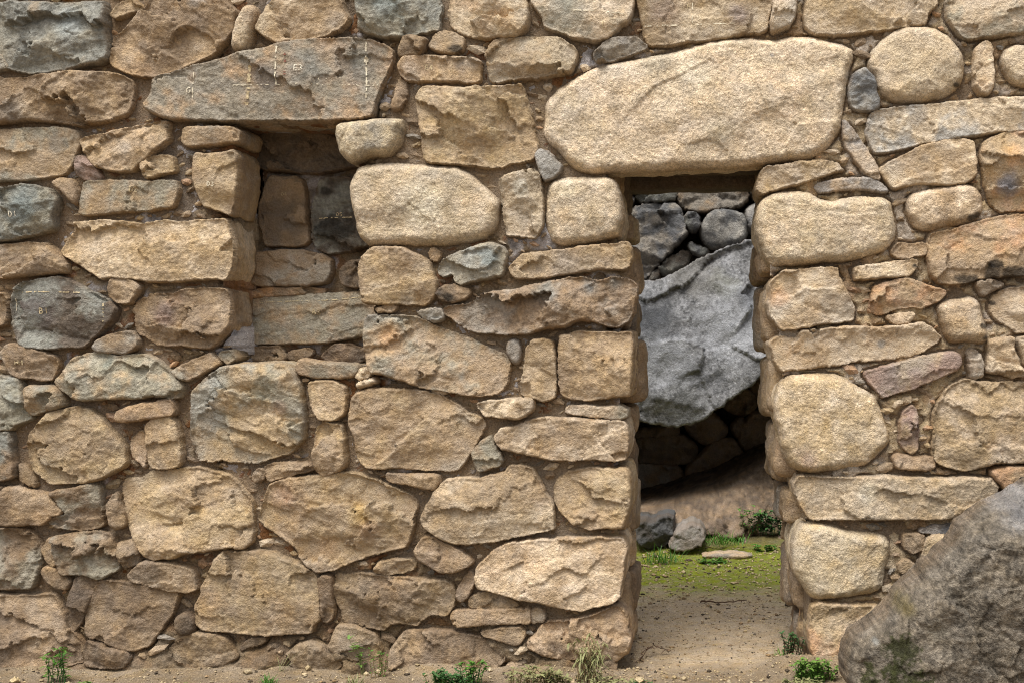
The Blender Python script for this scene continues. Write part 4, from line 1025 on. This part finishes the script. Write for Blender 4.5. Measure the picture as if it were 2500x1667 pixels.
solo('boulder', 'C2', [(500, 1250), (900, 1080), (1100, 985), (1215, 955), (1380, 945), (1500, 880), (1650, 790), (1800, 720), (1950, 660), (2080, 620), (2300, 560), (2750, 500), (3400, 700), (3500, 1200), (3000, 1500), (2400, 1570), (2235, 1640), (2200, 1704), (2100, 1804), (1950, 1894), (1800, 2014), (1700, 2084), (1520, 2134), (1350, 2114), (1230, 2094), (1000, 2060), (600, 2050), (300, 1900), (250, 1500)],  # hidden ends drawn out wide so light enters the hollow only from the front
     'B', 'an', BY + 0.35, 'large pale grey granite boulder leaning beyond the doorway, dark hollow beneath', 'boulder', mat=M_GRANITE, er_max=0.016, prot_b=0.30, fine_b=0.35, cmott=1.5, wob=3.0, taper=0.35, bright=0.70, facets=[(*wpt('C2', 1390, 1300, BY), -1, 0.12, 0.55), (*wpt('C3', 1500, 600, BY), -0.25, -1, 0.6), (*wpt('C2', 1700, 900, BY), -0.45, 1, 0.35)], depth=1.5, step=0.011, side_step=0.08, edge_y=0.0, tilt=0.22, spec=sp)
solo('rock_ledge', 'C3', [(900, 1640), (1170, 1560), (1400, 1510), (1620, 1440), (1850, 1390), (2050, 1300), (2260, 1200), (2600, 1100), (2700, 1850), (2050, 1850), (1720, 1830), (1210, 1830), (900, 1830)],
     'B', 'cb', 2.72, 'low brown earth covered rock ledge at the foot of the cave', 'rock', depth=1.2, step=0.013, side_step=0.08, edge_y=0.0, tilt=1.5, scale_h=1.9, grain=0.3, er_max=0.12, prot_b=0.10, fine_b=2.6, bright=0.72)
solo('rock', 'C4', [(1180, 250), (1260, 225), (1300, 245), (1420, 205), (1485, 235), (1470, 290), (1495, 345), (1440, 430), (1330, 470), (1230, 450), (1170, 380)],
     'f', 'nd', 2.50, 'dark lichen spotted rock at the cave foot, left of a pale one', 'rock', mat=M_GRANITE, bright=0.55, depth=0.25, step=0.008, scale_h=2.0, wob=2.5, edge_y=0.08, side_step=0.05)
solo('rock', 'C4', [(1445, 440), (1480, 370), (1520, 320), (1590, 300), (1640, 270), (1710, 310), (1740, 370), (1700, 450), (1600, 480), (1500, 490)],
     'f', 'mw', 2.44, 'small pale grey rock on the moss at the cave foot', 'rock', mat=M_GRANITE, bright=0.8, depth=0.25, step=0.008, scale_h=2.0, wob=2.5, edge_y=0.08, side_step=0.05)
o = block('flat_stone', None, (px_face(1775, 2.38), 2.38, 0.014), (0.27, 0.16, 0.03), 'mt', 31, rnd=3, amp=0.014, n=14)
tag(o, 'thin flat pale stone lying in the grass by the ledge', 'stone')

# ------------------------------------------------------------------ boulder in front, bottom right
FB = -0.42
fb = lambda x, y: wpt('D4', x, y, FB)
sp = []
for (x, y, r, key, amt) in [(1300, 850, .04, (130, 116, 70), .6), (1060, 1110, .015, (150, 150, 144), .6), (2250, 120, .10, (150, 148, 148), .6), (1500, 980, .05, (150, 140, 120), .6)]:  # large pale grey patch paints sky light on the top face
    p = fb(x, y); sp.append(('tint', p[0], p[1], r, key, amt))
for x, y, r in [(1280, 1460, .10), (1350, 1570, .10), (1150, 1540, .05), (1240, 1150, .055), (1010, 1450, .045), (1180, 1330, .04), (1000, 1300, .02), (2200, 1250, .02)]:
    p = fb(x, y); sp.append(('moss', p[0], p[1], r))
solo('boulder', 'D4', [(2600, -200), (2335, -85), (2150, 20), (2000, 90), (1880, 170), (1780, 240), (1740, 310), (1700, 390), (1620, 450), (1560, 540), (1480, 570), (1450, 640), (1350, 710), (1270, 790), (1240, 860), (1150, 960), (1080, 1020), (980, 1080), (900, 1150), (860, 1230), (845, 1350), (845, 1450), (880, 1500), (920, 1570), (960, 1700), (1020, 1920), (2900, 1920), (3100, 1200), (3100, 400), (2900, -180)],
     'B', 'qq', FB, 'dark brown grey mossy boulder in the right foreground, leaning against the wall', 'boulder', mat=M_FRONT, er_max=0.06, prot_b=0.26, cmott=1.3, taper=0.16, facets=[(*fb(1760, 300), 0.10, 1, 1.0), (*fb(1400, 1000), -1, 0.75, 0.28)], depth=0.36, step=0.0052, side_step=0.03, edge_y=0.0, spec=sp, bright=0.92)

# ------------------------------------------------------------------ plants, twigs, grit
def ground_pt(reg, x, y, z=0.02):
    u, v = to_uv(reg, [(x, y)])[0]
    R = (CZ - z) * PPM / (v - V0); yy = DIST * (R - 1)
    xx = CX + (u - U0) / PPM * R
    return Vector((xx, yy, float(ground_z(np.array([xx]), np.array([yy]))[0])))
M_GREEN = mat_plain('leaf_green', (84, 128, 46), 0.55, 0.35, 90, 0.25)
M_BRIGHT = mat_plain('leaf_bright', (104, 138, 58), 0.55, 0.35, 90, 0.25)
M_DEEP = mat_plain('leaf_deep', (62, 98, 50), 0.55, 0.35, 90, 0.2)
M_OLIVE = mat_plain('leaf_olive', (134, 134, 88), 0.7, 0.35, 90, 0.2)
M_DRY = mat_plain('dry_stem', (128, 108, 74), 0.85, 0.35, 90)
M_TWIG = mat_plain('twig_bark', (86, 64, 46), 0.9, 0.4, 120)
class Foliage:
    def __init__(s, sd): s.V = []; s.F = []; s.r = random.Random(sd)
    def leaf(s, b, d, ln, w, bend=0.4, fold=0.25):
        d = d.normalized(); side = d.cross(Vector((0, 0, 1)))
        if side.length < 0.1: side = Vector((s.r.uniform(-1, 1), s.r.uniform(-1, 1), 0.01))
        side.normalize(); up = side.cross(d); k = len(s.V); n = 4
        for i in range(n + 1):
            t = i / n; c = b + d * (ln * t) - Vector((0, 0, 1)) * (bend * ln * t * t)
            ww = w * math.sin(math.pi * min(0.98, 0.12 + t * 0.86)) * 0.5
            s.V += [c - side * ww + up * ww * fold, c, c + side * ww + up * ww * fold]
        for i in range(n):
            a = k + 3 * i
            s.F += [(a, a + 1, a + 4, a + 3), (a + 1, a + 2, a + 5, a + 4)]
    def stem(s, pts, r0, r1):
        k = len(s.V); n = len(pts)
        for i, p in enumerate(pts):
            r = r0 + (r1 - r0) * i / (n - 1)
            for j in range(5):
                a = j * 2 * math.pi / 5; s.V.append(p + Vector((math.cos(a) * r, math.sin(a) * r, 0)))
        for i in range(n - 1):
            for j in range(5):
                a, b = k + i * 5 + j, k + i * 5 + (j + 1) % 5
                s.F.append((a, b, b + 5, a + 5))
    def build(s, name, mat, parent):
        me = bpy.data.meshes.new(name); me.from_pydata([v - parent.location for v in s.V], [], s.F)
        me.polygons.foreach_set('use_smooth', [True] * len(me.polygons)); me.update()
        o = link(name, me, parent, mat); o['kind'] = 'stuff'; return o
def weed(name, p, label, cat, nst, h, leaf, lw, spread, mat, smat, sd, lean=0.25, per=9, droop=0.4, group=None):
    if group == G1: h *= 1.5; nst = int(nst * 1.7) + 1; leaf *= 1.2; spread *= 1.15
    root = empty(name, p); tag(root, label, cat, group); L = Foliage(sd); S = Foliage(sd + 1); r = L.r
    for i in range(nst):
        a = r.uniform(0, 6.28); b = p + Vector((math.cos(a), math.sin(a) * 0.4, 0)) * spread * math.sqrt(r.random()) - Vector((0, 0, 0.006))
        hh = h * r.uniform(0.55, 1.0); dr = Vector((r.uniform(-1, 1), r.uniform(-0.8, 0.3), 0)) * lean
        pts = [b + Vector((0, 0, hh * t)) + dr * hh * t * t + Vector((r.uniform(-1, 1), r.uniform(-1, 1), 0)) * 0.03 * hh for t in (0, .25, .5, .75, 1)]
        S.stem(pts, 0.0017, 0.0008)
        for k in range(per):
            t = r.uniform(0.12, 1.0) if k < per - 3 else 1.0
            j = min(3, int(t * 4)); q = pts[j].lerp(pts[j + 1], t * 4 - j)
            aa = r.uniform(0, 6.28); d = Vector((math.cos(aa), math.sin(aa), r.uniform(0.1, 0.9)))
            L.leaf(q, d, leaf * r.uniform(.6, 1.15), lw * r.uniform(.7, 1.1), droop * r.uniform(.3, 1.3))
    L.build('leaves', mat, root); S.build('stems', smat, root); return root
def tuft(name, p, label, n, ln, spread, mat, sd, w=0.003, group=None):
    if group == G1: ln *= 1.4
    root = empty(name, p); tag(root, label, 'grass', group); L = Foliage(sd); r = L.r
    for i in range(n):
        a = r.uniform(0, 6.28); b = p + Vector((math.cos(a), math.sin(a) * 0.6, 0)) * spread * r.random() - Vector((0, 0, 0.004))
        d = Vector((r.uniform(-1, 1) * 0.7, r.uniform(-1, 1) * 0.5, 1.0))
        L.leaf(b, d, ln * r.uniform(.5, 1.1), w * r.uniform(.7, 1.2), 0.45 * r.uniform(.2, 1.4))
    L.build('blades', mat, root); return root
random.seed(3)
def bank_pt(reg, x, y, yy):
    u, v = to_uv(reg, [(x, y)])[0]; R = (DIST + yy) / DIST
    return Vector((CX + (u - U0) / PPM * R, yy, CZ + (V0 - v) / PPM * R))
G1, G2 = 'weeds along the foot of the wall', 'plants beyond the doorway'
gp = ground_pt
weed('weed', gp('A4', 470, 1520), 'upright leafy green weed at the foot of the wall, far left', 'weed', 6, .085, .026, .010, .030, M_GREEN, M_DEEP, 1, group=G1)
weed('weed', gp('A4', 700, 1575), 'small bright sprout on the earth right of the far left weed', 'weed', 3, .024, .022, .009, .012, M_BRIGHT, M_GREEN, 2, group=G1)
weed('weed', gp('A4', 1510, 1590), 'low row of small leaves at the bottom edge, left half', 'weed', 9, .018, .016, .009, .075, M_GREEN, M_DEEP, 3, per=6, group=G1)
tuft('grass_tuft', gp('A4', 2180, 1530), 'short green grass tuft under the stone with the long flat face', 60, .038, .030, M_GREEN, 4, group=G1)
tuft('wispy_grass', gp('B4', 290, 1450), 'few tall thin grass blades beside the short grass tuft', 9, .085, .012, M_OLIVE, 5, 0.0022, group=G1)
weed('weed', gp('B4', 950, 1440), 'single stemmed weed with a leafy green tip before a brown stone', 'weed', 2, .095, .024, .009, .008, M_BRIGHT, M_OLIVE, 6, 0.30, 9, group=G1)
tuft('grass_tuft', gp('B4', 880, 1530), 'thin olive grass tuft below the single stemmed weed', 45, .042, .034, M_OLIVE, 7, group=G1)
weed('weed', gp('B4', 1080, 1480), 'spindly weed with two bare stalks and tiny leaves', 'weed', 6, .078, .010, .005, .028, M_GREEN, M_DRY, 8, 0.25, 12, group=G1)
weed('weed', gp('B4', 1660, 1560), 'broad creeping clump of deep green leaves before the low long stone', 'weed', 34, .040, .016, .010, .070, M_DEEP, M_GREEN, 9, 0.5, 8, group=G1)
weed('weed', gp('B4', 1840, 1520), 'taller green leaf clump right of the creeping one', 'weed', 12, .055, .016, .010, .030, M_GREEN, M_DEEP, 10, 0.4, 9, group=G1)
weed('weed', gp('C4', 330, 1550), 'dry brown and pale leaved weed patch left of the door corner', 'weed', 20, .050, .017, .010, .075, M_OLIVE, M_DRY, 11, 0.5, 8, group=G1)
weed('weed', gp('C4', 520, 1540), 'pale grey green rosettes of broad leaves near the door corner', 'weed', 14, .040, .020, .012, .040, M_OLIVE, M_OLIVE, 12, 0.5, 8, group=G1)
weed('weed', gp('C4', 800, 1545), 'tall half dry weed with drooping leaves before the corner stone', 'weed', 16, .125, .024, .006, .034, M_OLIVE, M_DRY, 13, 0.22, 13, 1.3, group=G1)
weed('weed', gp('C4', 1010, 1580), 'small pale leaved weed at the bottom edge by the doorway', 'weed', 10, .030, .020, .010, .045, M_OLIVE, M_DRY, 14, 0.5, 7, group=G1)
weed('weed', gp('C4', 1190, 1575), 'small dark green leaf clump at the doorway threshold', 'weed', 10, .026, .016, .009, .034, M_DEEP, M_DEEP, 15, 0.5, 7, group=G1)
tuft('grass_tuft', gp('D4', 350, 1360), 'bright grass tuft inside the doorway beside the right jamb', 40, .040, .022, M_BRIGHT, 16, 0.0035, group=G1)
weed('weed', gp('D4', 455, 1370), 'dark dull weed against the base of the right jamb', 'weed', 12, .062, .014, .008, .026, M_DEEP, M_TWIG, 17, 0.3, 12, group=G1)
weed('weed', gp('D4', 640, 1520), 'bright green leafy clump below the right pier', 'weed', 34, .048, .018, .012, .055, M_BRIGHT, M_GREEN, 18, 0.5, 8, group=G1)
weed('weed', gp('D4', 540, 1560), 'trailing pale green weed at the bottom edge right of the path', 'weed', 16, .024, .018, .010, .050, M_OLIVE, M_GREEN, 19, 0.5, 7, group=G1)
tuft('grass_tuft', gp('C4', 1390, 560), 'long green grass tuft on the moss near the left jamb', 90, .14, .11, M_GREEN, 20, .005, group=G2)
tuft('grass_tuft', bank_pt('C4', 1870, 435, 2.48), 'wide green grass tuft at the ledge foot by the flat stone', 110, .11, .15, M_GREEN, 21, .006, group=G2)
weed('weed', gp('C4', 1800, 555), 'tiny low plant in the middle of the moss', 'weed', 18, .030, .030, .012, .07, M_GREEN, M_DEEP, 22, 0.5, 7, group=G2)
weed('weed', bank_pt('C4', 2230, 345, 2.68), 'leafy dark weed at the ledge foot near the right jamb', 'weed', 22, .13, .040, .020, .09, M_DEEP, M_DEEP, 23, 0.3, 12, group=G2)
weed('weed', bank_pt('C4', 2110, 330, 2.66), 'thin light weed left of the dark one at the ledge', 'weed', 9, .15, .030, .014, .06, M_GREEN, M_DRY, 24, 0.3, 10, group=G2)
weed('weed', gp('C4', 2210, 495), 'small green sprig on the bare soil by the right jamb', 'weed', 12, .035, .030, .014, .06, M_GREEN, M_DEEP, 25, 0.5, 7, group=G2)
# twigs
def twig(name, cells_, label, sd, rad, tufts=0):
    pts = [gp('C4', x, y) + Vector((0, 0, dz)) for x, y, dz in cells_]
    root = empty(name, pts[0]); tag(root, label, 'twig'); S = Foliage(sd); r = S.r
    fine = []
    for p, q in zip(pts[:-1], pts[1:]):
        for i in range(5): fine.append(p.lerp(q, i / 5) + Vector((0, r.uniform(-1, 1), r.uniform(-1, 1))) * rad * 0.8)
    fine.append(pts[-1]); S.V = []
    k = 0
    for i, p in enumerate(fine):
        rr = rad * (1 - 0.6 * i / len(fine))
        for j in range(6): a = j * math.pi / 3; S.V.append(p + Vector((0, math.cos(a), math.sin(a))) * rr)
    for i in range(len(fine) - 1):
        for j in range(6): a, b = i * 6 + j, i * 6 + (j + 1) % 6; S.F.append((a, b, b + 6, a + 6))
    S.F += [tuple(range(5, -1, -1)), tuple(range(len(S.V) - 6, len(S.V)))]
    me = bpy.data.meshes.new('stick'); me.from_pydata([v - pts[0] for v in S.V], [], S.F); me.update()
    link('stick', me, root, M_TWIG)
    B = Foliage(sd + 1)
    for i in range(tufts):
        p = fine[r.randrange(len(fine))]
        B.leaf(p, Vector((r.uniform(-1, 1), r.uniform(-.5, .5), r.uniform(-.3, 1))), r.uniform(.012, .03), .006, .5)
    if tufts: B.build('dry_leaves', M_TWIG, root)
twig('dry_twig', [(1700, 885, .01), (1780, 890, .012), (1900, 890, .01), (2080, 882, .014)], 'thin dry twig lying on the path beyond the doorway', 41, .0045, 10)
twig('dry_sprig', [(1200, 1352, .0), (1260, 1320, .03), (1320, 1290, .035), (1420, 1293, .02)], 'dry brown sprig at the foot of the left jamb', 42, .0028, 40)

def gravel():
    r = np.random.default_rng(12)
    n1, n2 = 6500, 4500
    x = np.concatenate([r.uniform(0.15, 1.35, n1), r.uniform(-1.95, 1.2, n2)])
    y = np.concatenate([-0.15 + 2.7 * r.random(n1) ** 1.3, -0.02 - 0.5 * r.random(n2) ** 1.2])
    sz = np.clip(np.exp(r.normal(-6.1, 0.50, len(x))), 0.0010, 0.010)
    sz[:n1] *= 1 + 0.35 * y[:n1].clip(0)
    sz[n1:n1 + 160] *= r.uniform(2, 4.2, 160)
    z = ground_z(x, y)
    oct_ = np.array([(1, 0, 0), (-1, 0, 0), (0, 1, 0), (0, -1, 0), (0, 0, 1), (0, 0, -1), (.6, .6, .5), (-.6, .6, .5), (.6, -.6, .5), (-.6, -.6, .5)], float)
    oct_ = oct_ / np.linalg.norm(oct_, axis=1)[:, None]
    f = np.array([(0, 6, 8), (0, 2, 6), (2, 7, 6), (1, 7, 2), (1, 9, 7), (3, 9, 1), (3, 8, 9), (0, 8, 3), (4, 6, 7), (4, 7, 9), (4, 9, 8), (4, 8, 6), (5, 2, 0), (5, 1, 2), (5, 3, 1), (5, 0, 3)])
    N_ = len(x); V = oct_[None] * sz[:, None, None] * r.uniform(0.6, 1.3, (N_, 1, 3)) * r.uniform(.8, 1.2, (N_, 10, 1)); V[:, :, 2] *= 0.75
    V += np.stack([x, y, z + sz * 0.25], 1)[:, None]
    F = (f[None] + (np.arange(N_) * 10)[:, None, None]).reshape(-1, 3)
    tone = r.random(N_); c = np.where(tone[:, None] < 0.62, lin((186, 166, 130)), np.where(tone[:, None] < 0.85, lin((150, 126, 94)), lin((84, 72, 58)))) * r.uniform(.75, 1.2, (N_, 1))
    me = mesh_np('gravel', V.reshape(-1, 3), F, None, np.repeat(c, 10, 0), 0.2, smooth=False)
    o = link('gravel', me, None, M_ROCK); tag(o, 'fine tan and dark grit strewn over the path and wall foot', 'gravel', kind='stuff')
gravel()
